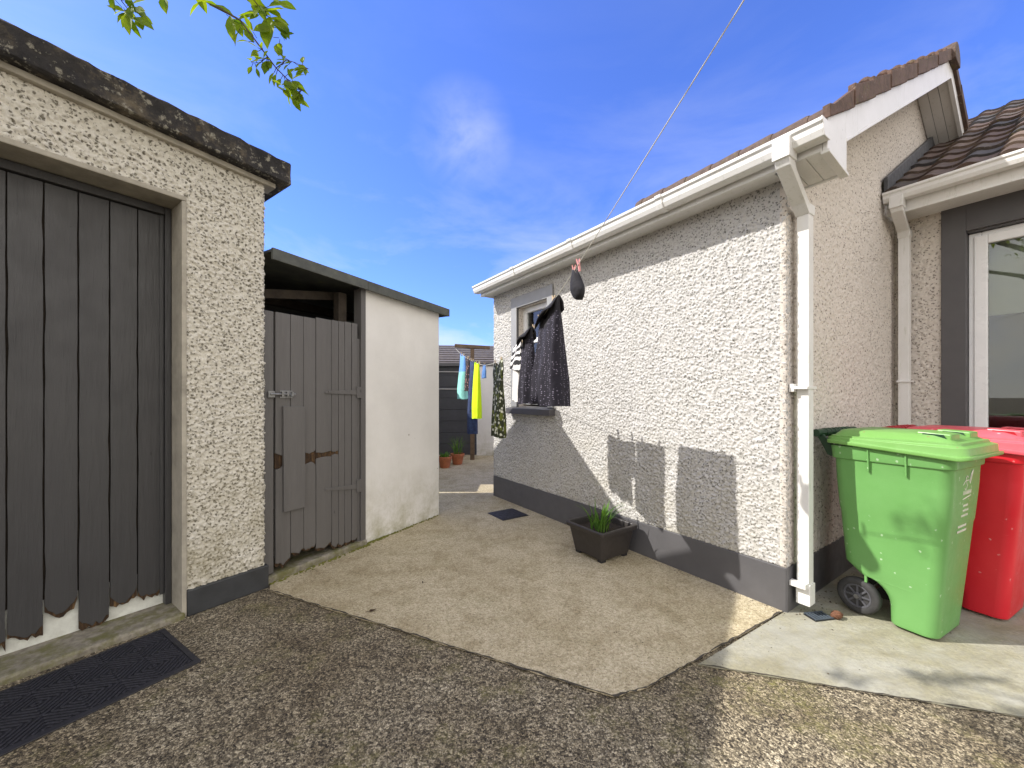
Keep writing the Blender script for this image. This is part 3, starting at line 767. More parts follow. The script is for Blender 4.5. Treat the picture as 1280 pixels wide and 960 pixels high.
# bargeboards, soffit, kneeler, fascia
b = MB()
for sg in (1, -1):
    fx = (lambda q: q) if sg == 1 else (lambda q: 2 * RX - q)
    xs = .11 if sg == 1 else -.28
    b.prism([(fx(xs), -.25, 2.68 + TAN * xs), (fx(RX), -.25, 2.68 + TAN * RX), (fx(RX), -.25, 2.862 + TAN * RX), (fx(xs), -.25, 2.862 + TAN * xs)], (0, .02, 0))
    b.prism([(fx(xs), -.256, 2.668 + TAN * xs), (fx(RX), -.256, 2.668 + TAN * RX), (fx(RX), -.256, 2.69 + TAN * RX), (fx(xs), -.256, 2.69 + TAN * xs)], (0, .03, 0))
b.build('bargeboard', MT['pvc'], ho, .003)
b = MB()
for sg in (1, -1):
    fx = (lambda q: q) if sg == 1 else (lambda q: 2 * RX - q)
    k = .0
    for q in range(3):
        ya = -.228 + q * .075
        b.prism([(fx(.11), ya, 2.70 + TAN * .11), (fx(RX), ya, 2.70 + TAN * RX), (fx(RX), ya, 2.712 + TAN * RX), (fx(.11), ya, 2.712 + TAN * .11)], (0, .072, 0))
b.build('soffit', MT['pvc'], ho, .003)
b = MB()
b.prism([(-.17, -.254, 2.585), (.115, -.254, 2.545), (.115, -.254, 2.87 + TAN * .115), (-.17, -.254, 2.87 - TAN * .17)], (0, .022, 0))
b.box(.095, .117, -.232, .0, 2.55, 2.9)
for q in range(3): b.prism([(-.165, -.229 + q * .075, 2.592), (.094, -.229 + q * .075, 2.556), (.094, -.229 + q * .075, 2.568), (-.165, -.229 + q * .075, 2.604)], (0, .073, 0))
b.prism([(-.172, -.262, 2.578), (.12, -.262, 2.538), (.12, -.262, 2.556), (-.172, -.262, 2.596)], (0, .04, 0))
b.build('eaves_box', MT['pvc'], ho, .003)
b = MB(); b.box(-.165, -.145, -.23, LY + .05, 2.60, 2.765).box(-.172, -.14, -.23, LY + .05, 2.594, 2.612).box(-.14, .02, .02, LY + .05, 2.612, 2.624).box(-.14, 2.0, LY + .03, LY + .05, 2.6, 2.7)
b.build('fascia', MT['pvc'], ho, .003)
def gutter(name, y0, y1, xw, z, parent):
    """square-line gutter: xw = wall side, front lies at xw-.115"""
    prof = [(0, 0), (0, -.075), (-.012, -.085), (-.085, -.085), (-.10, -.055), (-.103, -.03), (-.115, -.018), (-.115, 0.0), (-.105, 0.0), (-.105, -.012), (-.095, -.025), (-.085, -.075), (-.02, -.077), (-.006, -.068), (-.006, 0)]
    mb = MB(); mb.prism([(xw + a, y0, z + c) for a, c in prof], (0, y1 - y0, 0))
    out = [(0, 0.002), (0, -.077), (-.012, -.087), (-.087, -.087), (-.102, -.055), (-.105, -.03), (-.118, -.018), (-.118, .002)]
    e = .006 if y1 > y0 else -.006
    mb.prism([(xw + a, y0 - e, z + c) for a, c in out], (0, e * .98, 0))
    mb.prism([(xw + a, y1 + e * .02, z + c) for a, c in out], (0, e, 0))
    n = int(abs(y1 - y0) / .95)
    for i in range(1, n + 1):
        yy = y0 + (y1 - y0) * i / (n + 1)
        mb.prism([(xw + a * 1.03 - .002, yy, z + c * 1.04) for a, c in out], (0, .05 if y1 > y0 else -.05, 0))
    return mb.build(name, MT['pvc'], parent, .0025)
gutter('gutter', -.262, LY + .06, -.168, 2.715, ho)
def pipe(b, path, s=.07, sy=.06):
    """rectangular pipe, section s along local x and sy along local y"""
    rings = []
    for p in path:
        x, y, z = p[:3]; dz = p[3] if len(p) > 3 else 0
        rings.append([(x - s / 2, y - sy / 2, z), (x + s / 2, y - sy / 2, z), (x + s / 2, y + sy / 2, z), (x - s / 2, y + sy / 2, z)])
    b.loft(rings)
b = MB()
pipe(b, [(-.248, -.085, 2.69), (-.248, -.085, 2.585)], .098, .085)
pipe(b, [(-.248, -.085, 2.59), (-.225, -.085, 2.548), (.04, -.062, 2.425), (.095, -.062, 2.38)], .082, .072)
pipe(b, [(.095, -.062, 2.44), (.095, -.062, 2.385)], .082, .074)
pipe(b, [(.095, -.062, 2.40), (.095, -.062, .07)], .07, .062)
pipe(b, [(.095, -.064, .19), (.095, -.064, .065)], .08, .072)
dp = b.build('downpipe', MT['pvc'], ho, .003)
fixn(dp)
b = MB(); b.box(.025, .165, -.098, -.02, 1.345, 1.362).box(.022, .168, -.03, -.004, 1.33, 1.377); b.box(.02, .06, -.09, -.007, .17, .20)
b.each('pipe_bracket', MT['pvc'], dp, bevel=.002)

# --- projecting wing
WX = 2.3
cast_panel('wing_wall', MT['cast_gable'], ho, .31, 2.66, lambda u, v, h: (WX - h * .8 + .003, -u, v + .272), None, .0075, .0095, .0095, 31, .04)
b = MB(); b.box(WX + .02, WX + .25, -.44, -.02, 0, 2.93).box(WX + .02, WX + .25, -3.2, -.44, 0, .9).box(WX + .02, WX + .25, -3.2, -.44, 2.68, 2.93).box(WX + .02, WX + .25, -3.2, -1.9, .9, 2.68)
b.box(WX + .25, 6, -3.2, -3.0, 0, 2.93).box(5.8, 6, -3.0, -.02, 0, 2.93); b.build('wing_masonry', MT['cast_gable'], ho)
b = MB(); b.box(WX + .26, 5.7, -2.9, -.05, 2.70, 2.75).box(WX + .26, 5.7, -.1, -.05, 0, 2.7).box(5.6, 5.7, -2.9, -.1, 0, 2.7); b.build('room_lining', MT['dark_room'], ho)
b = MB(); b.box(WX - .006, WX + .018, -.30, -.008, 0, .272); b.build('plinth', MT['plinth'], ho)
y0, y1, z0, z1 = -.445, -1.85, .93, 2.665
win = MB(); xa, xb = WX + .06, WX + .125
win.box(xa, xb, y0, y0 - .07, z0, z1).box(xa, xb, y1, y1 + .07, z0, z1).box(xa, xb, y0 - .07, y1 + .07, z1 - .07, z1).box(xa, xb, y0 - .07, y1 + .07, z0, z0 + .07)
win.box(xa - .012, xb - .02, y0 - .03, y0 - .105, z0 + .03, z1 - .03).box(xa - .012, xb - .02, y0 - .105, y1 + .1, z1 - .105, z1 - .03).box(xa - .012, xb - .02, y0 - .105, y1 + .1, z0 + .03, z0 + .105)
wf = win.build('window', MT['pvc_frame'], ho, .006)
b = MB(); b.box(xa + .02, xa + .024, y0 - .1, y1 + .06, z0 + .1, z1 - .1); b.build('pane', MT['glass'], wf)
b = MB(); b.box(xb + .05, xb + .054, y0 - .03, y1 + .03, 2.0, z1 - .02); b.box(xb + .044, xb + .06, y0 - .03, y1 + .03, 1.978, 2.0); b.build('roller_blind', MT['blind'], wf)
b = MB(); b.box(WX - .018, WX + .002, -.298, -.44, .272, 2.905).box(WX - .018, WX + .002, -.44, -1.9, 2.68, 2.905).box(WX - .018, WX + .002, -.44, -1.9, .272, .925)
b.box(WX + .004, WX + .2, -.424, -.442, .93, 2.68).box(WX + .004, WX + .2, -.442, -1.9, 2.668, 2.678)
b.build('window_surround', MT['surround'], wf, .003)
b = MB(); b.box(1.975, 1.995, -.02, -3.3, 2.885, 3.04).box(1.968, 2.0, -.018, -3.3, 2.878, 2.896).box(2.0, WX + .02, -.02, -3.3, 2.9, 2.912); b.build('wing_fascia', MT['pvc'], ho, .003)
gutter('wing_gutter', -.02, -3.3, 1.972, 3.055, ho)
b = MB()
pipe(b, [(1.90, -.10, 3.0), (1.90, -.10, 2.90)], .10, .085)
pipe(b, [(1.90, -.10, 2.905), (1.92, -.10, 2.87), (2.19, -.085, 2.77), (2.215, -.085, 2.72)], .078, .075)
pipe(b, [(2.215, -.085, 2.785), (2.215, -.085, 2.73)], .084, .084)
pipe(b, [(2.215, -.085, 2.74), (2.215, -.085, .07)], .072, .072)
dp = fixn(b.build('downpipe', MT['pvc'], ho, .003))
b = MB(); b.box(2.165, WX, -.13, -.04, 1.43, 1.446); b.each('pipe_bracket', MT['pvc'], dp, bevel=.002)
tile_roof(-.02, -3.3, 1.90, 3.045, 3.2, 1, 'wing_roof', ho, 1.05, 9)
b = MB(); b.prism([(1.99, -.03, 3.035 + TAN * .09), (5.0, -.03, 3.035 + TAN * 3.1), (5.0, -.03, 3.015 + TAN * 3.1), (1.99, -.03, 3.015 + TAN * .09)], (0, -3.25, 0)); b.build('roof_deck', MT['black'], ho)
b = MB(); b.prism([(-.1, -.2, 2.755 - TAN * .1), (RX, -.2, 2.755 + TAN * RX), (RX, -.2, 2.735 + TAN * RX), (-.1, -.2, 2.735 - TAN * .1)], (0, LY + .2, 0)); b.build('roof_deck', MT['black'], ho)
b = MB(); b.prism([(1.88, -.018, 3.02), (4.4, -.018, 3.02 + TAN * 2.52), (4.4, -.018, 3.19 + TAN * 2.52), (1.88, -.018, 3.19)], (0, -.03, 0)); b.build('flashing', MT['flash'], ho, .004)

# ------------------------------------------------------------------ doormat
ma = empty('door_mat', 'long charcoal ribbed rubber door mat lying before the garage door', 'door mat', (-1.943, 2.189, 0), R(-32.6))
b = MB(); W_, L_ = .5, 1.15
b.box(0, W_, -L_, 0, .0005, .008)
b.build('mat_base', MT['mat_rim'], ma, .003)
b = MB(); b.prism([(0, -L_, .0085), (.022, -L_, .0085), (.022, -L_, .012), (0, -L_, .009)], (0, L_, 0)).prism([(W_, -L_, .0085), (W_ - .022, -L_, .0085), (W_ - .022, -L_, .012), (W_, -L_, .009)], (0, L_, 0))
b.prism([(.022, 0, .0085), (.022, -.024, .0085), (.022, -.024, .012), (.022, 0, .009)], (W_ - .044, 0, 0)); b.build('mat_border', MT['mat_rim'], ma)
b = MB(); cell = .114
for i in range(4):
    for j in range(10):
        cx = .024 + i * .113; cy = -.028 - (j + 1) * cell; S = .110; n_ = 9
        for k in range(n_):
            o_ = (k + .5) / n_ * 2 * S - S; q0, q1 = max(0, o_), min(S, S + o_)      # line y = x - o
            pa, pb = (q0, q0 - o_), (q1, q1 - o_)
            if q1 - q0 < .012: continue
            if (i + j) % 2: pa, pb = (S - pa[0], pa[1]), (S - pb[0], pb[1])
            d = Vector((pb[0] - pa[0], pb[1] - pa[1])).normalized() * .0055; nx, ny = -d.y, d.x
            b.prism([(cx + pa[0] + nx, cy + pa[1] + ny, .0085), (cx + pa[0] - nx, cy + pa[1] - ny, .0085), (cx + pb[0] - nx, cy + pb[1] - ny, .0085), (cx + pb[0] + nx, cy + pb[1] + ny, .0085)], (0, 0, .005))
b.build('ribs', MT['mat'], ma, .0015, seg=1)

# ------------------------------------------------------------------ drain cover
dc = empty('drain_cover', 'small square dark iron drain cover set in the concrete path', 'drain cover', (-.045, 4.30, .0102), R(34.1))
b = MB(); b.box(-.165, .165, -.16, .16, 0, .006); b.build('frame', MT['iron'], dc, .002)
b = MB(); b.box(-.148, .148, -.143, .143, .006, .010)
for i in range(5):
    for j in range(5):
        if (i + j) % 2 == 0: b.box(-.12 + i * .05, -.09 + i * .05, -.12 + j * .05, -.09 + j * .05, .010, .0125)
b.build('plate', MT['iron'], dc, .0015)

# ------------------------------------------------------------------ square planter and its plant
pl = empty('planter', 'square dark brown plastic planter on little feet against the grey plinth', 'planter', (.735, 3.235, .0087), R(33.5))
def sq(h, z, r=.02, n=4):
    pts = []
    for cx, cy, a0 in ((1, 1, 0), (-1, 1, 90), (-1, -1, 180), (1, -1, 270)):
        for k in range(n + 1):
            a = R(a0 + 90 * k / n); pts.append((cx * (h - r) + r * math.cos(a), cy * (h - r) + r * math.sin(a), z))
    return pts
b = MB(); b.loft([sq(.155, .025), sq(.187, .215), sq(.19, .218), sq(.21, .222, .03), sq(.213, .25, .03), sq(.207, .256, .03), sq(.19, .256, .025), sq(.186, .25, .025), sq(.178, .205, .02)], False)
b.add(sq(.155, .025), [tuple(range(20))[::-1]])
b.build('pot', simple('dark_brown_plastic', (.034, .029, .027), .45, .15, 10, .1), pl, .002)
b = MB()
for sx in (-1, 1):
    for sy in (-1, 1): b.box(sx * .10, sx * .148, sy * .10, sy * .148, 0, .0245)
b.each('foot', MT['black'], pl, bevel=.004)
b = MB(); b.add([(x, y, .205 + .008 * math.sin(30 * x) * math.cos(25 * y)) for x, y, z in sq(.178, 0)], [tuple(range(20))]); b.build('soil', MT['soil'], pl)
def blades(name, m, n, spread, hmin, hmax, wid, seed, lean=.6):
    r = random.Random(seed); mb = MB()
    for i in range(n):
        a = r.uniform(0, 6.28); d = spread * r.random() ** .5; h = r.uniform(hmin, hmax); le = r.uniform(.05, lean) * h; wd = wid * r.uniform(.6, 1.2)
        b2 = r.uniform(0, 6.28); bx, by = d * math.cos(a), d * math.sin(a)
        if r.random() < .7: b2 = a + r.uniform(-.6, .6)
        ux, uy = -math.sin(b2), math.cos(b2); vs_ = []; N_ = 7
        for q in range(N_ + 1):
            f = q / N_; x = bx + le * f ** 2.2 * math.cos(b2); y = by + le * f ** 2.2 * math.sin(b2); z_ = h * (f - .28 * (le / h) * f ** 3)
            ww = wd * (1 - f ** 2.5) * (.6 + .8 * math.sin(math.pi * min(1, f * 1.1) * .5)) + .0004
            vs_ += [(x - ux * ww, y - uy * ww, z_), (x, y, z_ - ww * .35), (x + ux * ww, y + uy * ww, z_)]
        fs = []
        for q in range(N_):
            fs += [(3 * q, 3 * q + 1, 3 * q + 4, 3 * q + 3), (3 * q + 1, 3 * q + 2, 3 * q + 5, 3 * q + 4)]
        mb.add(vs_, fs)
    o = mb.build(name, m, None, smooth=True)
    return o
o = blades('leafy_plant', MT['blade'], 44, .075, .10, .27, .0075, 4, .8); o.location = (.715, 3.20, .214)
tag(o, 'young plant with strappy green leaves growing in the square planter', 'plant')

# ------------------------------------------------------------------ wheelie bins
def rrect(x0, x1, y0, y1, r, z, n=5):
    pts = []
    for cx, cy, a0 in ((x1 - r, y1 - r, 0), (x0 + r, y1 - r, 90), (x0 + r, y0 + r, 180), (x1 - r, y0 + r, 270)):
        for k in range(n + 1):
            a = R(a0 + 90 * k / n); pts.append((cx + r * math.cos(a), cy + r * math.sin(a), z))
    return pts
def zat(ring, fn): return [(x, y, fn(x, y, z)) for x, y, z in ring]
def wheelie(label, loc, rz, mbody, mlid, mdark, group):
    """x = width, y = depth (0 front, + towards the handle)"""
    t = empty('wheelie_bin', label, 'wheelie bin', loc, rz, group)
    W, D, HT = .48, .52, 1.0
    b = MB(); rings = []
    for z in (.012, .025, .05, .08, .105, .13, .155, .18, .20, .215, .228, .236, .24, .30, .40, .60, .62, .80, .915, .92, .985, .995):
        f = max(0, z) / HT
        xi = .055 * (1 - f); y0 = .075 * (1 - f) ** 1.1; yb = .455 + (D - .455) * f
        if z <= .24: yb = .405 - math.sqrt(max(0, .0182 - max(0, z - .105) ** 2))
        e = 0
        if z == .62 or z == .80: e = .003
        if z >= .92: e = .010
        rr_ = .055 if z < .92 else .05
        rings.append(rrect(xi - e, W - xi + e, y0 - e, yb + e, min(rr_, (yb - y0) / 2.2), z, 5))
    b.loft(rings)
    body = b.build('body', mbody, t, .004, smooth=True)
    md = body.modifiers.new('Edge', 'EDGE_SPLIT'); md.split_angle = R(32)
    b = MB()      # moulded fins under the rim and ribs on the flanks
    for yy in (.17, .33):
        for sx in (0, 1):
            xw = (.0 - .010) if sx == 0 else W + .010; d = -1 if sx == 0 else 1
            xi = .055 * .1
            b.prism([(xw + d * .008, yy, .985), (xw + d * .008, yy + .008, .985), (xw - d * .0, yy + .008, .86), (xw - d * .0, yy, .86)], (-d * .03, 0, 0))
    for sx in (0, 1):
        for yy in (.15, .36):
            x_b = .051 if sx == 0 else W - .051; x_t = .028 if sx == 0 else W - .028; d = -1 if sx == 0 else 1
            b.prism([(x_b + d * .004, yy, .20), (x_b + d * .004, yy + .012, .20), (x_t + d * .004, yy + .012, .58), (x_t + d * .004, yy, .58)], (-d * .015, 0, 0))
    b.each('rib', mbody, body, bevel=.002)
    # lid: skirt, shoulder, raised panel; front lip dips in the middle of the sides
    crown = lambda x, y: .012 * (1 - ((x - W / 2) / (W / 2 + .03)) ** 2)
    b = MB()
    def sk(x, y, z):
        return z - .034 * math.exp(-((y + .01) / .10) ** 2) + .006 * math.exp(-((y - .42) / .2) ** 2)
    L = []
    L.append(zat(rrect(-.030, W + .030, -.062, D + .018, .05, 1.003), sk))
    L.append(zat(rrect(-.035, W + .035, -.068, D + .020, .05, 1.006), sk))
    L.append(zat(rrect(-.035, W + .035, -.068, D + .020, .05, 1.024), sk))
    L.append(zat(rrect(-.023, W + .023, -.052, D + .014, .045, 1.026), sk))
    L.append(zat(rrect(-.023, W + .023, -.050, D + .014, .045, 1.044), lambda x, y, z: z + .3 * (sk(x, y, 0))))
    L.append(rrect(-.010, W + .010, -.024, D + .006, .045, 1.045))
    L.append(rrect(-.010, W + .010, -.022, D + .006, .045, 1.057))
    L.append(rrect(-.002, W + .002, -.000, D - .010, .045, 1.058))
    L.append(rrect(.004, W - .004, .006, D - .012, .045, 1.064))
    L.append(rrect(.035, W - .035, .060, D - .03, .04, 1.088))
    L.append(rrect(.06, W - .06, .10, D - .05, .04, 1.094))
    L.append(zat(rrect(.18, W - .18, .22, D - .16, .04, 1.098), lambda x, y, z: z))
    b.loft(L, True)
    lid = b.build('lid', mlid, t, .003, smooth=True)
    md = lid.modifiers.new('Edge', 'EDGE_SPLIT'); md.split_angle = R(28)
    b = MB()
    for sx in (-1, 1):        # lifting pockets at the front corners of the lid
        xa = W / 2 + sx * .14
        b.prism([(xa - .062, .018, 1.060), (xa + .062, .018, 1.060), (xa + .05, .15, 1.066), (xa - .05, .15, 1.066)], (0, 0, .038))
    b.each('lid_grip', mlid, lid, bevel=.006)
    b = MB()
    for sx in (-1, 1):
        xa = W / 2 + sx * .14
        b.prism([(xa - .0640, .030, 1.068), (xa - .0550, .132, 1.072), (xa - .0545, .125, 1.098), (xa - .0625, .045, 1.094)], (.012, 0, 0))
    b.each('grip_recess_shade', mdark, lid)  # dark plates on the grips, standing for the shade inside their recesses
    # handle bar with two arms
    b = MB(); yh = D + .075
    b.tube([(-.01, yh, 1.062), (W + .01, yh, 1.062)], .024, 12)
    for xx in (.03, W - .05):
        b.prism([(xx, D + .005, .92), (xx, D + .005, 1.0), (xx, yh, 1.075), (xx, yh + .012, 1.045), (xx, D + .03, .93)], (.02, 0, 0))
    for k in range(7): b.tube([(.09 + k * .05, yh, 1.062), (.105 + k * .05, yh, 1.062)], .0275, 12)
    b.build('handle', mdark, t, .002)
    b = MB()
    for xx in (.14, W - .16): b.prism([(xx, D - .02, 1.012), (xx, D - .02, 1.052), (xx, yh, 1.046), (xx, yh, 1.005)], (.03, 0, 0))
    b.each('hinge', mlid, lid, bevel=.004)
    b = MB(); b.tube([(.03, .405, .105), (W - .03, .405, .105)], .012, 10); b.build('axle', MT['steel'], t)
    for sx in (0, 1):
        xo = .040 if sx == 0 else W - .040; d = 1 if sx == 0 else -1
        def ring(rad, x): return [(x, .405 + rad * math.cos(2 * math.pi * k / 36), .105 + rad * math.sin(2 * math.pi * k / 36)) for k in range(36)]
        b = MB(); b.loft([ring(r_, xo + d * x_) for r_, x_ in ((.066, .012), (.068, .002), (.074, .0), (.092, .0), (.1, .006), (.104, .014), (.104, .038), (.1, .046), (.06, .048))])
        ty = fixn(b.build('wheel', MT['rubber'], t, 0, smooth=True))
        md = ty.modifiers.new('Edge', 'EDGE_SPLIT'); md.split_angle = R(40)
        b = MB(); b.loft([ring(r_, xo + d * x_) for r_, x_ in ((.068, .006), (.067, .0015), (.060, .0015), (.057, .008))], False)
        b.loft([ring(r_, xo + d * x_) for r_, x_ in ((.022, .010), (.020, -.001), (.012, -.003), (.001, -.003))], False)
        for k in range(8):
            a = 2 * math.pi * k / 8; c, s_ = math.cos(a), math.sin(a); hw = .0055
            pp = [(.018, -hw), (.062, -hw * .8), (.062, hw * .8), (.018, hw)]
            b.prism([(xo + d * .003, .405 + r_ * c - q * s_, .105 + r_ * s_ + q * c) for r_, q in pp], (d * .008, 0, 0))
        fixn(b.build('hub', MT['hub'], ty, .0008))
    return t, body
g_, gbody = wheelie('bright green wheelie bin with scuffed sides and faded lid nearest the corner downpipe', (2.203, 1.955, .010), R(27.5), MT['bin_green'], MT['bin_lid'], MT['bin_dark'], 'wheelie bins by the house wall')
r_, rbody = wheelie('red wheelie bin with pale red lid standing beyond the green bin', (2.795, 2.135, .010), R(27.5), MT['bin_red'], MT['bin_red_lid'], simple('deep_red_plastic', (.32, .005, .015), .45), 'wheelie bins by the house wall')
# worn white print on the front of the green bin
b = MB()
def fy(z): return .075 * (1 - z) ** 1.1 - .002
def stroke(pts, wd=.0022):
    for (xa, za), (xb, zb) in zip(pts, pts[1:]):
        dx, dz = xb - xa, zb - za; L = math.hypot(dx, dz) or 1; nx, nz = -dz / L * wd, dx / L * wd
        q = [(xa + nx, za + nz), (xb + nx, zb + nz), (xb - nx, zb - nz), (xa - nx, za - nz)]
        vs_ = [(x, fy(z), z) for x, z in q]
        b.prism(vs_, (0, -.0012, 0))
stroke([(.235, .865), (.215, .875), (.20, .86), (.215, .84), (.23, .82), (.215, .80), (.195, .81)]); stroke([(.17, .83), (.20, .85), (.25, .85)]); stroke([(.26, .84), (.275, .88), (.30, .90), (.285, .86), (.27, .83)], .004)
for k in range(7): stroke([(.18 + k * .018, .775), (.186 + k * .018, .798), (.192 + k * .018, .776)], .0025)
stroke([(.18, .752), (.30, .765)], .003)
b.build('logo', MT['mark_white'], gbody)
b = MB()
for row, (xa, xb) in enumerate(((.20, .27), (.20, .275), (.185, .275))):
    z_ = .715 - row * .027; x = xa
    while x < xb: stroke([(x, z_), (x + .010, z_ + .002)], .0055); x += .0145
for row, (xa, xb) in enumerate(((.16, .28), (.155, .28))):
    z_ = .605 - row * .027; x = xa
    while x < xb: stroke([(x, z_), (x + .010, z_ + .002)], .0055); x += .015
b.build('lettering', MT['mark_white'], gbody)

# litter by the downpipe
b = MB(); rings = []
for i in range(9):
    f = i / 8; rad = .019 * math.sin(math.pi * min(.97, f * .9 + .08)) + .002
    rings.append([(.075 * (f - .5), rad * math.cos(2 * math.pi * k / 12) * (1 + .22 * ((k + i) % 2)), .019 + rad * math.sin(2 * math.pi * k / 12) * (1 + .22 * ((k + i) % 2))) for k in range(12)])
b.loft(rings); o = fixn(b.build('pine_cone', simple('cone_brown', (.13, .055, .028), .85, .5, 60, .6))); o.location = (1.895, 2.285, .009); o.rotation_euler = (0, 0, .15)
tag(o, 'small brown cone lying beside the wheel of the green bin', 'cone')
gu = empty('gully_grate', 'dark blue grey gully grate in the ground under the corner downpipe', 'grate', (1.800, 2.300, .0085), R(10))
b = MB(); b.box(-.065, .065, -.04, .04, 0, .004); b.build('pit', MT['black'], gu)
b = MB()
for k in range(6): b.box(-.058 + k * .0205, -.046 + k * .0205, -.031, .031, .0045, .011)
b.box(-.064, .064, .031, .039, .0045, .012).box(-.064, .064, -.039, -.031, .0045, .012)
b.build('bars', simple('blue_grey_plastic', (.055, .07, .088), .5), gu, .002)
# grit, crumbs of leaf and bark swept against walls and joints
gm = MB(); r3 = random.Random(17)
def bit(x, y, s, z0=.006):
    a = r3.uniform(0, 6.28); k = r3.uniform(.4, 1); n_ = r3.choice((4, 5, 6))
    vs_ = [(x + s * (1 if q % 2 else .7) * math.cos(a + q * 6.283 / n_), y + s * k * math.sin(a + q * 6.283 / n_), z0 + r3.uniform(0, .3) * s) for q in range(n_)] + [(x, y, z0 + s * r3.uniform(.4, .9))]
    gm.add(vs_, [(q, (q + 1) % n_, n_) for q in range(n_)])
cz, sz = math.cos(R(34.1)), math.sin(R(34.1))
def hw_(u, v): return (1.645 + cz * u - sz * v, 2.35 + sz * u + cz * v)
for q in range(260):                       # along the house plinth
    x, y = hw_(-.008 - abs(r3.gauss(0, .035)), r3.uniform(.0, 3.3)); bit(x, y, r3.uniform(.002, .006), .0085)
for q in range(110):
    x, y = hw_(r3.uniform(.0, 1.0), -.03 - abs(r3.gauss(0, .06))); bit(x, y, r3.uniform(.002, .008), .0075)
for a, b_ in ((P0, P1), (P2, P3), (A0, A2)):
    for q in range(130):
        f = r3.random(); bit(a[0] + (b_[0] - a[0]) * f + r3.gauss(0, .02), a[1] + (b_[1] - a[1]) * f - abs(r3.gauss(0, .03)), r3.uniform(.002, .006))
for q in range(150):                       # by the garage plinth, threshold and shed sill
    f = r3.uniform(-1.2, 1.9); d = .035 + abs(r3.gauss(0, .03)); cg, sg_ = math.cos(R(-33)), math.sin(R(-33))
    bit(-1.69 + cg * d - sg_ * f, 2.68 + sg_ * d + cg * f, r3.uniform(.002, .006), .0085)
for q in range(260):
    bit(r3.uniform(-1.7, 2.6), r3.uniform(.8, 2.4), r3.uniform(.0015, .0055), .0085)
o = gm.build('debris', simple('grit_and_leaf_crumbs', (.10, .075, .045), .9, .7, 25, .5)); tag(o, 'grit and leaf crumbs scattered along walls and slab joints', 'debris', kind='stuff')
# dead leaves on the path
def dead_leaf(loc, rz, s, label):
    b = MB(); pts = [(-1, 0, .1), (-.4, .45, .25), (.4, .4, .1), (1, 0, .3), (.4, -.45, .22), (-.4, -.4, .06), (0, 0, .0)]
    b.add([(x * s, y * s, .012 + z * s) for x, y, z in pts], [(0, 6, 1), (1, 6, 2), (2, 6, 3), (3, 6, 4), (4, 6, 5), (5, 6, 0)])
    b.tube([(-s, 0, .012 + .1 * s), (-1.7 * s, .2 * s, .013)], .0012, 5)
    o = b.build('dead_leaf', MT['rot']); o.location = loc; o.rotation_euler = (0, 0, rz); tag(o, label, 'leaf', 'dead leaves on the path')
dead_leaf((-.84, 2.36, 0), .5, .024, 'larger curled brown leaf on the path near its front edge')
dead_leaf((-.62, 2.72, 0), 1.9, .013, 'smaller dark leaf on the path, further from its front edge')

# ------------------------------------------------------------------ clothes line, post, washing
def lineX(Y): return .98 - .266 * Y
LZ = [(-1.6, 3.50), (0, 2.92), (1.14, 2.456), (2.28, 2.05), (2.75, 1.91), (3.2, 1.785), (3.6, 1.715), (4.27, 1.67), (5.0, 1.70), (5.43, 1.755), (6.0, 1.85), (6.8, 2.0), (7.4, 2.13), (8.02, 2.285)]
def lineZ(Y):
    for (a, za), (b_, zb) in zip(LZ, LZ[1:]):
        if a <= Y <= b_: return za + (zb - za) * (Y - a) / (b_ - a)
    return LZ[-1][1]
b = MB(); b.tube([(lineX(a), a, lineZ(a)) for a in np.linspace(-1.6, 8.02, 90)], .0024, 6)
tag(b.build('clothes_line', MT['rope'], None, smooth=True), 'long pale washing line sagging past the house wall to the timber post', 'washing line')
po = empty('clothes_post', 'T-shaped timber washing line post standing before the dark boarded outbuilding', 'post', (-.815, 8.06, 0), R(5))
b = MB(); b.prism([(-.045, -.04, 0), (.045, -.04, 0), (.038, -.035, 2.29), (-.038, -.035, 2.29)], (0, .08, 0)); b.build('upright', MT['timber'], po, .006)
b = MB(); b.prism([(-.36, -.042, 2.31), (.36, -.042, 2.275), (.36, -.042, 2.345), (-.36, -.042, 2.38)], (0, .07, 0)); b.build('crossarm', MT['timber'], po, .006)
po = empty('clothes_post', 'plain timber washing line post standing behind the viewer near the bins', 'post', (lineX(-1.6), -1.66, 0), 0)
b = MB(); b.box(-.05, .05, -.05, .05, 0, 3.6); b.build('upright', MT['timber'], po, .006)

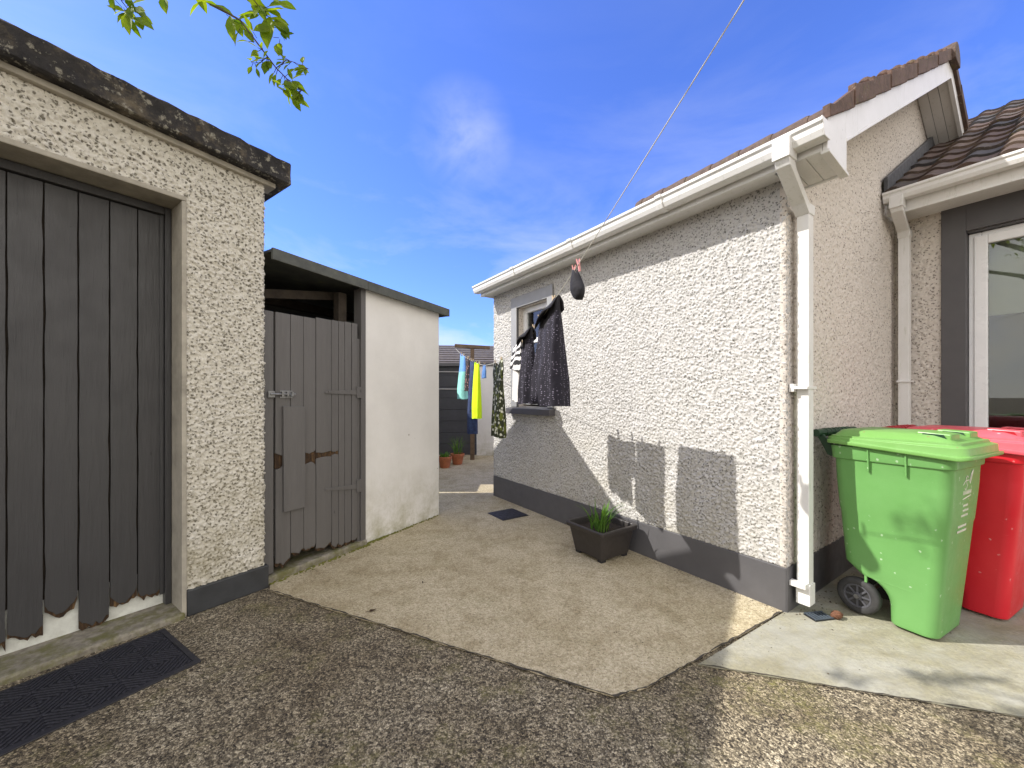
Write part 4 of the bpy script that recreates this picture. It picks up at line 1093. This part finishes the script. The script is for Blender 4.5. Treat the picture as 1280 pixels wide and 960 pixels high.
def garment(name, Y0, Y1, length, mt, label, cat, bul=.05, flare=1.0, scoop=0., seed=1, fold=.012, top_slope=None, sleeves=0., hemslant=0., dx=0., drop=.0, yoke=None, twist=0., nf=2.5, collar=False):
    r = random.Random(seed); nu, nv = 26, 30
    yc = (Y0 + Y1) / 2; A = (Y1 - Y0) / 2
    tx = Vector((-.266, 1, 0)).normalized(); ny = Vector((tx.y, -tx.x, 0))
    A = A / tx.y
    sl = (lineZ(Y1) - lineZ(Y0)) / (2 * A)
    ph = [r.uniform(0, 6) for _ in range(6)]
    root = Vector((lineX(yc) + dx, yc, lineZ(yc) - drop))
    V = []; F = []
    ring = []
    N_ = 2 * nu
    for j in range(nv + 1):
        v = j / nv
        a = A * (1 + (flare - 1) * v)
        if sleeves and v < .3: a += sleeves * math.exp(-((v - .12) / .09) ** 2)
        bb = bul * (.30 + .70 * min(1, v * 1.3))
        for k in range(N_):
            th = 2 * math.pi * k / N_
            cu = math.cos(th); u = math.copysign(abs(cu) ** .7, cu); sd_ = math.sin(th)
            wob = fold * (v ** .6) * (math.sin(u * nf * 3.1 + ph[0] + v * 1.4) + .6 * math.sin(u * nf * 5.3 + ph[1] - v * 2) + .35 * math.sin(u * nf * 9 + ph[2]))
            lat = bb * math.copysign(abs(sd_) ** .8, sd_) + wob + twist * v * u * A
            zz = -length * v * (1 + hemslant * u) + sl * a * u * (1 - v)
            if scoop: zz -= scoop * math.exp(-(u / .38) ** 4) * (1 - v) ** 3
            zz += .006 * math.sin(u * 4 + ph[3]) * v - .012 * math.cos(u * math.pi) * (1 - v) ** 6
            p = tx * (a * u + .008 * math.sin(v * 6 + ph[4]) * v) + ny * lat + Vector((0, 0, zz))
            V.append(tuple(p))
    for j in range(nv):
        for k in range(N_):
            k2 = (k + 1) % N_
            F.append((j * N_ + k, j * N_ + k2, (j + 1) * N_ + k2, (j + 1) * N_ + k))
    mb = MB(); mb.add(V, F); o = mb.build(name, mt, None, smooth=True)
    o.location = root
    if yoke:
        o.data.materials.append(yoke[1])
        for p in o.data.polygons:
            if p.index // N_ < yoke[0]: p.material_index = 1
    if collar:
        mb = MB(); n_ = 12; rings = []
        for i in range(n_ + 1):
            q = i / n_ * 2 - 1; uu = A * .98 * q; zt = sl * uu + .010 - .008 * q * q; wv = 1 - .35 * q * q
            sec = [(-.085 * wv, -.062 - .01 * math.sin(q * 5)), (-.045 * wv, -.022), (-.012, .006), (.012, .008), (.034, -.03), (.040, -.085), (.030, -.086), (.024, -.03), (.006, -.004), (-.012, -.006), (-.043 * wv, -.034), (-.078 * wv, -.070)]
            rings.append([tuple(tx * uu + ny * a_ + Vector((0, 0, zt + c_))) for a_, c_ in sec])
        mb.loft(rings); fixn(mb.build('collar', MT['fab_black'], o, smooth=True))
    tag(o, label, cat); return o
def peg(Y, m, label, s=1., dx=0):
    b = MB()
    b.prism([(-.005, -.006, -.035), (-.001, -.006, -.035), (-.0015, -.006, .02), (-.008, -.006, .042), (-.012, -.006, .042), (-.006, -.006, .0)], (0, .012, 0))
    b.prism([(.005, -.006, -.035), (.001, -.006, -.035), (.0015, -.006, .02), (.008, -.006, .042), (.012, -.006, .042), (.006, -.006, .0)], (0, .012, 0))
    o = fixn(b.build('clothes_peg', m)); o.location = (lineX(Y) + dx, Y, lineZ(Y)); o.rotation_euler = (random.uniform(-.2, .2), random.uniform(-.2, .2), random.uniform(-.6, .6))
    o.scale = (s, s, s)
    tag(o, label, 'peg', 'pegs along the washing line')
garment('dotted_dress', 2.58, 2.92, .66, MT['fab_dots'], 'larger black dotted dress with plain black top hanging nearest on the line', 'dress', .088, 1.14, .05, 2, .016, yoke=(4, MT['fab_black']), hemslant=-.02, dx=.015, collar=True)
garment('dotted_dress', 3.02, 3.24, .56, MT['fab_dots'], 'smaller black dotted dress hanging between the larger dress and the zebra top', 'dress', .055, 1.1, .03, 3, .014, yoke=(4, MT['fab_black']), dx=-.025, collar=True)
garment('zebra_top', 3.25, 3.50, .22, MT['fab_zebra'], 'black and white zebra striped top pegged in front of the side window', 'top', .035, 1.08, 0, 4, .008, hemslant=-.1, dx=-.04)
garment('white_top', 3.27, 3.50, .47, MT['fab_white'], 'plain white cloth hanging below and behind the zebra striped top', 'top', .02, .95, 0, 5, .012, dx=-.03, drop=.02)
garment('leaf_print_dress', 4.05, 4.42, .80, MT['fab_camo'], 'long dark green leaf print dress hanging by the far house corner', 'dress', .045, .95, .03, 6, .012, sleeves=.05)
garment('blue_cloth', 4.95, 5.10, .16, MT['fab_sky'], 'small mid blue cloth on the line right of the neon shirt', 'cloth', .02, .9, 0, 7, .006)
garment('neon_shirt', 5.30, 5.62, .76, MT['fab_neon'], 'bright neon yellow shirt hanging on the line', 'shirt', .05, 1.05, 0, 8, .012, dx=-.02)
garment('navy_trousers', 5.80, 6.10, 1.10, MT['fab_navy'], 'long navy trousers hanging left of the neon shirt', 'trousers', .06, .9, 0, 9, .014)
garment('patterned_top', 6.25, 6.50, .52, MT['fab_floral'], 'small dark patterned top between the navy trousers and blue shirt', 'top', .04, 1.0, 0, 10, .012)
garment('blue_shirt', 6.75, 7.25, .78, MT['fab_blue'], 'pale blue and mint green shirt hanging nearest the timber post', 'shirt', .07, .9, 0, 11, .014)
# little black hat on two pink pegs
b = MB(); rings = []
for i in range(15):
    f = i / 14; hw = (.030 + .030 * min(1, f * 1.5)) * math.sqrt(max(.02, 1 - max(0, (f - .62) / .38) ** 2)); bw = .014 + .024 * math.sin(math.pi * min(1, f * .9))
    cx = -.035 * f
    rings.append([(bw * math.cos(2 * math.pi * k / 20) + .01 * f, hw * math.sin(2 * math.pi * k / 20) + cx, -.165 * f - .015 + .018 * math.cos(2 * math.pi * k / 20 * 2) * (1 - f) ** 2) for k in range(20)])
b.loft(rings); o = fixn(b.build('woolly_hat', MT['fab_black'], None, smooth=True)); o.location = (lineX(2.285) - .005, 2.285, lineZ(2.285) - .01); o.rotation_euler = (0, 0, .25)
tag(o, 'small black hat pegged alone on the line against the white wall', 'hat')
peg(2.262, MT['peg'], 'pink peg on the near side of the small black hat', .95, .008); peg(2.315, MT['peg'], 'pink peg on the far side of the small black hat', .95)
for Y, nm in ((2.64, 'near shoulder of the larger dotted dress'), (2.90, 'far shoulder of the larger dotted dress'), (3.06, 'near shoulder of the smaller dotted dress'), (3.19, 'far shoulder of the smaller dotted dress'), (3.28, 'near corner of the zebra top'), (3.40, 'far corner of the zebra top'), (4.1, 'near shoulder of the leaf print dress'), (4.38, 'far shoulder of the leaf print dress'), (5.0, 'small mid blue cloth'), (5.35, 'near end of the neon shirt'), (5.58, 'far end of the neon shirt'), (5.85, 'near end of the navy trousers'), (6.05, 'far end of the navy trousers'), (6.35, 'dark patterned top'), (6.85, 'near end of the blue shirt'), (7.15, 'far end of the blue shirt')):
    peg(Y, MT['peg_wood'], 'pale wooden peg holding the ' + nm)

# ------------------------------------------------------------------ far end of the yard
ob = empty('outbuilding', 'dark grey boarded outbuilding with a slate roof at the far end of the yard', 'outbuilding', (-2.2, 8.75, 0), R(0))
b = MB()
for k in range(8): b.box(-2.6, 1.40, -.02 - .004 * (k % 2), .1, k * .255, k * .255 + .25)
b.build('wall', simple('dark_grey_boarding', (.055, .057, .065), .5, .15, 6, .15), ob, .004)
b = MB(); b.box(-2.6, 1.39, .1, 2.4, 0, 2.02); b.build('core', MT['dark_room'], ob)
rt_ = MB(); b = MB()
for k in range(9):
    f0, f1 = k / 9, (k + 1) / 9
    b.prism([(-2.8, -.10 + 2.1 * f0, 2.03 + .72 * f0 + .02), (3.0, -.10 + 2.1 * f0, 2.0 + .68 * f0 + .02), (3.0, -.10 + 2.1 * f1 + .04, 2.0 + .68 * f1 + .006), (-2.8, -.10 + 2.1 * f1 + .04, 2.03 + .72 * f1 + .006)], (0, 0, -.018))
b.build('roof', MT['slate'], ob)
b = MB(); b.box(-2.7, 2.9, -.13, -.09, 1.98, 2.045); b.build('eaves_board', MT['plinth'], ob)
for z_ in (1.86, 1.48):
    b = MB(); b.tube([(-.6 if z_ < 1.8 else .2, -.05, z_), (1.30, -.05, z_ - .01)], .008, 6); b.build('conduit', MT['pvc'], ob)
wp = empty('end_wall', 'narrow white painted end wall beside the dark outbuilding', 'wall', (-.72, 8.64, 0), 0)
b = MB(); b.box(-.06, .34, 0, .12, 0, 2.02); b.build('wall', MT['shed_wall'], wp, .006)
gt = empty('yard_gate', 'dark charcoal boarded gate beside the narrow white end wall', 'gate', (-.37, 8.66, 0), 0)
b = MB()
for k in range(6): b.box(k * .16, k * .16 + .155, 0, .03, .04, 1.98)
b.build('panel', simple('charcoal_boarding', (.032, .032, .042), .5, .15, 6, .15), gt, .003)
b = MB(); b.box(0, .96, .031, .06, .3, .4).box(0, .96, .031, .06, 1.6, 1.7); b.each('rail', MT['timber'], gt)
bw_ = empty('boundary_wall', 'tall rendered boundary wall running behind the shed towards the dark outbuilding', 'wall', (-1.95, 5.75, 0), R(-2))
b = MB(); b.box(-.12, .0, 0, 3.0, 0, 2.15).box(-.12, 0, -.45, -.003, 0, 1.38); b.build('wall', MT['mortar'], bw_); b = MB(); b.box(-.15, .03, -.02, 3.0, 2.15, 2.2); b.build('coping', MT['coping'], bw_, .01)
# terracotta pots
for i, (x, y, s, lb, seed) in enumerate(((-1.225, 7.16, 1.0, 'left terracotta pot standing closest to the white shed wall', 3), (-1.045, 7.52, 1.02, 'right terracotta pot standing closest to the timber post', 5))):
    pt = empty('terracotta_pot', lb, 'plant pot', (x, y, .010), 0, 'terracotta pots by the outbuilding')
    b = MB(); b.lathe([(.001, .004), (.085 * s, 0), (.118 * s, .155), (.13 * s, .158), (.133 * s, .20), (.125 * s, .205), (.115 * s, .20), (.11 * s, .17)], 28); b.build('pot', MT['terracotta'], pt, smooth=True).modifiers.new('E', 'EDGE_SPLIT')
    b = MB(); b.lathe([(.11 * s, .175), (.001, .182)], 24); b.build('soil', MT['soil'], pt)
    o = blades('pot_plant', MT['blade'], 42 if i == 0 else 40, .09, .05 if i == 0 else .12, .13 if i == 0 else .42, .009 if i == 0 else .005, seed, .95 if i == 0 else .75)
    o.location = (x, y, .188)
    tag(o, 'low bushy green plant filling the left terracotta pot' if i == 0 else 'tall wispy green plant growing in the right terracotta pot', 'plant')

# ------------------------------------------------------------------ tree overhanging the yard
tr = empty('tree', 'leafy tree whose green twigs hang into the sky above the garage', 'tree', (-1.75, -1.3, 0), 0)
O = Vector((-1.75, -1.3, 0))
def rel(p): return Vector(p) - O
b = MB()
b.tube([rel(p) for p in ((-1.75, -1.3, -.1), (-1.72, -1.28, .8), (-1.8, -1.2, 1.8), (-1.78, -1.05, 2.8), (-1.9, -.9, 3.8), (-2.0, -.8, 5.2), (-2.0, -.7, 6.2))], [.17, .14, .125, .115, .10, .06, .02], 14)
limbs = [[(-1.8, -1.0, 3.0), (-1.7, -.3, 3.5), (-1.65, .6, 3.75), (-1.55, 1.3, 3.65), (-1.45, 1.62, 3.35)],
         [(-1.9, -.9, 3.8), (-2.3, .0, 4.5), (-2.6, 1.0, 4.9), (-2.7, 1.9, 5.0)],
         [(-1.9, -.9, 3.6), (-1.0, -.7, 4.2), (-.2, -.5, 4.7), (.5, -.3, 5.0)],
         [(-2.0, -.85, 4.6), (-2.9, -.9, 5.0), (-3.6, -.5, 5.2)],
         [(-1.9, -.9, 3.9), (-2.2, -2.0, 4.6), (-2.4, -2.8, 4.9)],
         [(-1.65, .6, 3.75), (-1.2, 1.2, 3.7), (-1.1, 1.6, 3.3)],
         [(-1.65, .6, 3.75), (-1.85, 1.2, 3.6), (-1.85, 1.6, 3.3)]]
for l in limbs:
    n = len(l); b.tube([rel(p) for p in l], [.05 * (1 - .8 * i / (n - 1)) if l is not limbs[0] else .045 * (1 - .8 * i / (n - 1)) for i in range(n)], 8)
b.build('trunk', MT['bark'], tr, smooth=True)
lr = random.Random(21)
def leaf(mb, p, d, L, up=Vector((0, 0, 1))):
    d = Vector(d).normalized(); s = d.cross(up)
    if s.length < .1: s = d.cross(Vector((1, 0, 0)))
    s.normalize(); n = s.cross(d); w_ = L * lr.uniform(.2, .29); p = Vector(p); cu = lr.uniform(-.12, .2) * L
    sec = [(.0, .08), (.18, .62), (.42, 1.), (.68, .78), (.88, .3), (1., .0)]
    vs_ = []
    for f, q in sec:
        m = p + d * (L * f) - n * (cu * f * f)
        e = n * (w_ * q * .35)
        vs_ += [m - s * (w_ * q) + e, m, m + s * (w_ * q) + e]
    fs = []
    for i in range(5): fs += [(3 * i, 3 * i + 1, 3 * i + 4, 3 * i + 3), (3 * i + 1, 3 * i + 2, 3 * i + 5, 3 * i + 4)]
    mb.add(vs_, fs)
def rdir(): return Vector((lr.gauss(0, 1), lr.gauss(0, 1), lr.gauss(0, 1))).normalized()
cr = MB(); tw = MB()
# clumps of leaves: thick near the trunk, thin towards the garage end
clumps = []
for k in range(46):
    c = Vector((lr.uniform(-3.6, .3), min(1.1, lr.gauss(-.9, .9)), lr.uniform(3.9, 6.0))); clumps.append((c, lr.uniform(.25, .5), 64))
for k in range(4):
    c = Vector((lr.uniform(-3.0, -1.4), lr.uniform(.9, 1.5), lr.uniform(4.0, 5.0))); clumps.append((c, lr.uniform(.15, .28), 24))
clumps.append((Vector((-1.9, 1.95, 4.35)), .15, 16))
for c, rad, n in clumps:
    for q in range(n):
        p = c + rdir() * rad * lr.random() ** .5
        if p.z < 1.3 + 1.012 * p.y + .25 and p.y > 0: continue
        leaf(cr, rel(p), rdir() + Vector((0, 0, -.5)), lr.uniform(.06, .10))
    tw.tube([rel(c + rdir() * rad), rel(c), rel(c + rdir() * rad)], .006, 5)
cr.build('crown', MT['leaf'], tr); tw.each('twig', MT['bark'], tr)
# twigs that hang into view
hang = [
 ([(-1.45, 1.62, 3.35), (-1.40, 1.72, 3.12), (-1.375, 1.75, 3.071), (-1.214, 1.75, 2.982), (-1.13, 1.75, 2.87), (-1.053, 1.75, 2.768), (-.985, 1.75, 2.70), (-.93, 1.75, 2.665)], 'main'),
 ([(-1.1, 1.6, 3.3), (-1.178, 1.72, 3.10), (-1.12, 1.75, 3.03), (-1.05, 1.76, 2.96), (-1.02, 1.76, 2.90)], 'big'),
 ([(-1.85, 1.6, 3.3), (-1.76, 1.72, 3.10), (-1.715, 1.75, 3.03), (-1.69, 1.75, 2.985)], 'mid'),
 ([(-1.053, 1.75, 2.768), (-1.0, 1.74, 2.795), (-.965, 1.74, 2.785), (-.90, 1.74, 2.755)], 'tiny'),
 ([(-1.09, 1.75, 2.82), (-1.13, 1.76, 2.80), (-1.17, 1.76, 2.80)], 'tiny')]
spec = {  # explicit larger leaves: start point, direction, length
 'main': [((-1.36, 2.995 + .06), (1, -.1, -.30), .115), ((-1.25, 2.99), (.12, 0, -1), .115), ((-1.235, 2.97), (.4, .1, -.9), .06), ((-1.22, 2.985), (.6, 0, .25), .05)],
 'big': [((-1.19, 3.075), (.9, .1, -.35), .10), ((-1.16, 3.06), (.9, 0, -.5), .085), ((-1.10, 3.03), (.75, .1, -.55), .10), ((-1.075, 2.99), (-.1, 0, -1), .145), ((-1.06, 2.99), (.6, 0, -.8), .125), ((-1.12, 3.03), (.4, 0, -.85), .08), ((-1.03, 2.93), (.8, 0, -.15), .06), ((-1.05, 3.07), (1, 0, -.25), .08), ((-1.16, 3.075), (.3, 0, -1), .07), ((-1.09, 3.085), (.5, 0, -.4), .09)],
 'mid': [((-1.70, 3.02), (-.9, 0, .25), .09), ((-1.69, 2.995), (-.05, 0, -1), .095), ((-1.675, 2.975), (.85, 0, -.4), .10), ((-1.70, 3.05), (.7, 0, -.6), .09), ((-1.71, 3.075), (.5, 0, -.8), .08), ((-1.69, 3.03), (.3, 0, -.9), .08), ((-1.57, 3.10), (.25, 0, -1), .085), ((-1.73, 3.02), (-.5, 0, -.6), .06)]}
for path, kd in hang:
    tb = MB(); n = len(path)
    tb.tube([rel(p) for p in path], [(.006 if kd == 'main' else .0035 if kd != 'tiny' else .002) * (1 - .75 * i / (n - 1)) for i in range(n)], 6)
    lf = MB()
    for (x, z_), d, L in spec.get(kd, []): leaf(lf, rel((x, 1.75 + lr.uniform(-.02, .02), z_)), (d[0], d[1] + lr.uniform(-.25, .25), d[2]), L, Vector((lr.uniform(-.3, .3), -1, lr.uniform(.2, .9))))
    if kd in ('main', 'tiny'):
        pts_ = [Vector(p) for p in path]
        if kd == 'main': pts_ = pts_[4:]
        for i in range(len(pts_) - 1):
            for q in range(8 if kd == 'main' else 5):
                f = lr.random(); p = pts_[i].lerp(pts_[i + 1], f); d = rdir(); d.y *= .5; d.z -= .35
                st = p + d.normalized() * .02
                tb.tube([rel(p), rel(st)], .0015, 4)
                leaf(lf, rel(st), d, lr.uniform(.035, .062) if kd == 'main' else lr.uniform(.028, .05), Vector((lr.uniform(-.4, .4), -1, lr.uniform(0, 1))))
        if kd == 'main':
            for q in range(16):
                p = Vector((-.985, 1.75, 2.675)) + rdir() * .035; d = rdir(); d.z -= .8; leaf(lf, rel(p), d, lr.uniform(.045, .07), Vector((lr.uniform(-.4, .4), -1, lr.uniform(0, 1))))
    if kd in ('big', 'mid') or kd == 'main':
        pts_ = [Vector(p) for p in path][1:5]
        for q in range(14 if kd != 'main' else 9):
            i = lr.randrange(len(pts_) - 1); p = pts_[i].lerp(pts_[i + 1], lr.random()) + Vector((lr.uniform(-.02, .02), 0, 0)); d = rdir(); d.y *= .5; d.z -= .5
            st = p + d.normalized() * .025; tb.tube([rel(p), rel(st)], .0014, 4)
            leaf(lf, rel(st), d, lr.uniform(.05, .095), Vector((lr.uniform(-.4, .4), -1, lr.uniform(0, 1))))
    t_ = tb.build('twig', MT['bark'], tr, smooth=True)
    if lf.v: lf.build('leaves', MT['leaf'], t_)
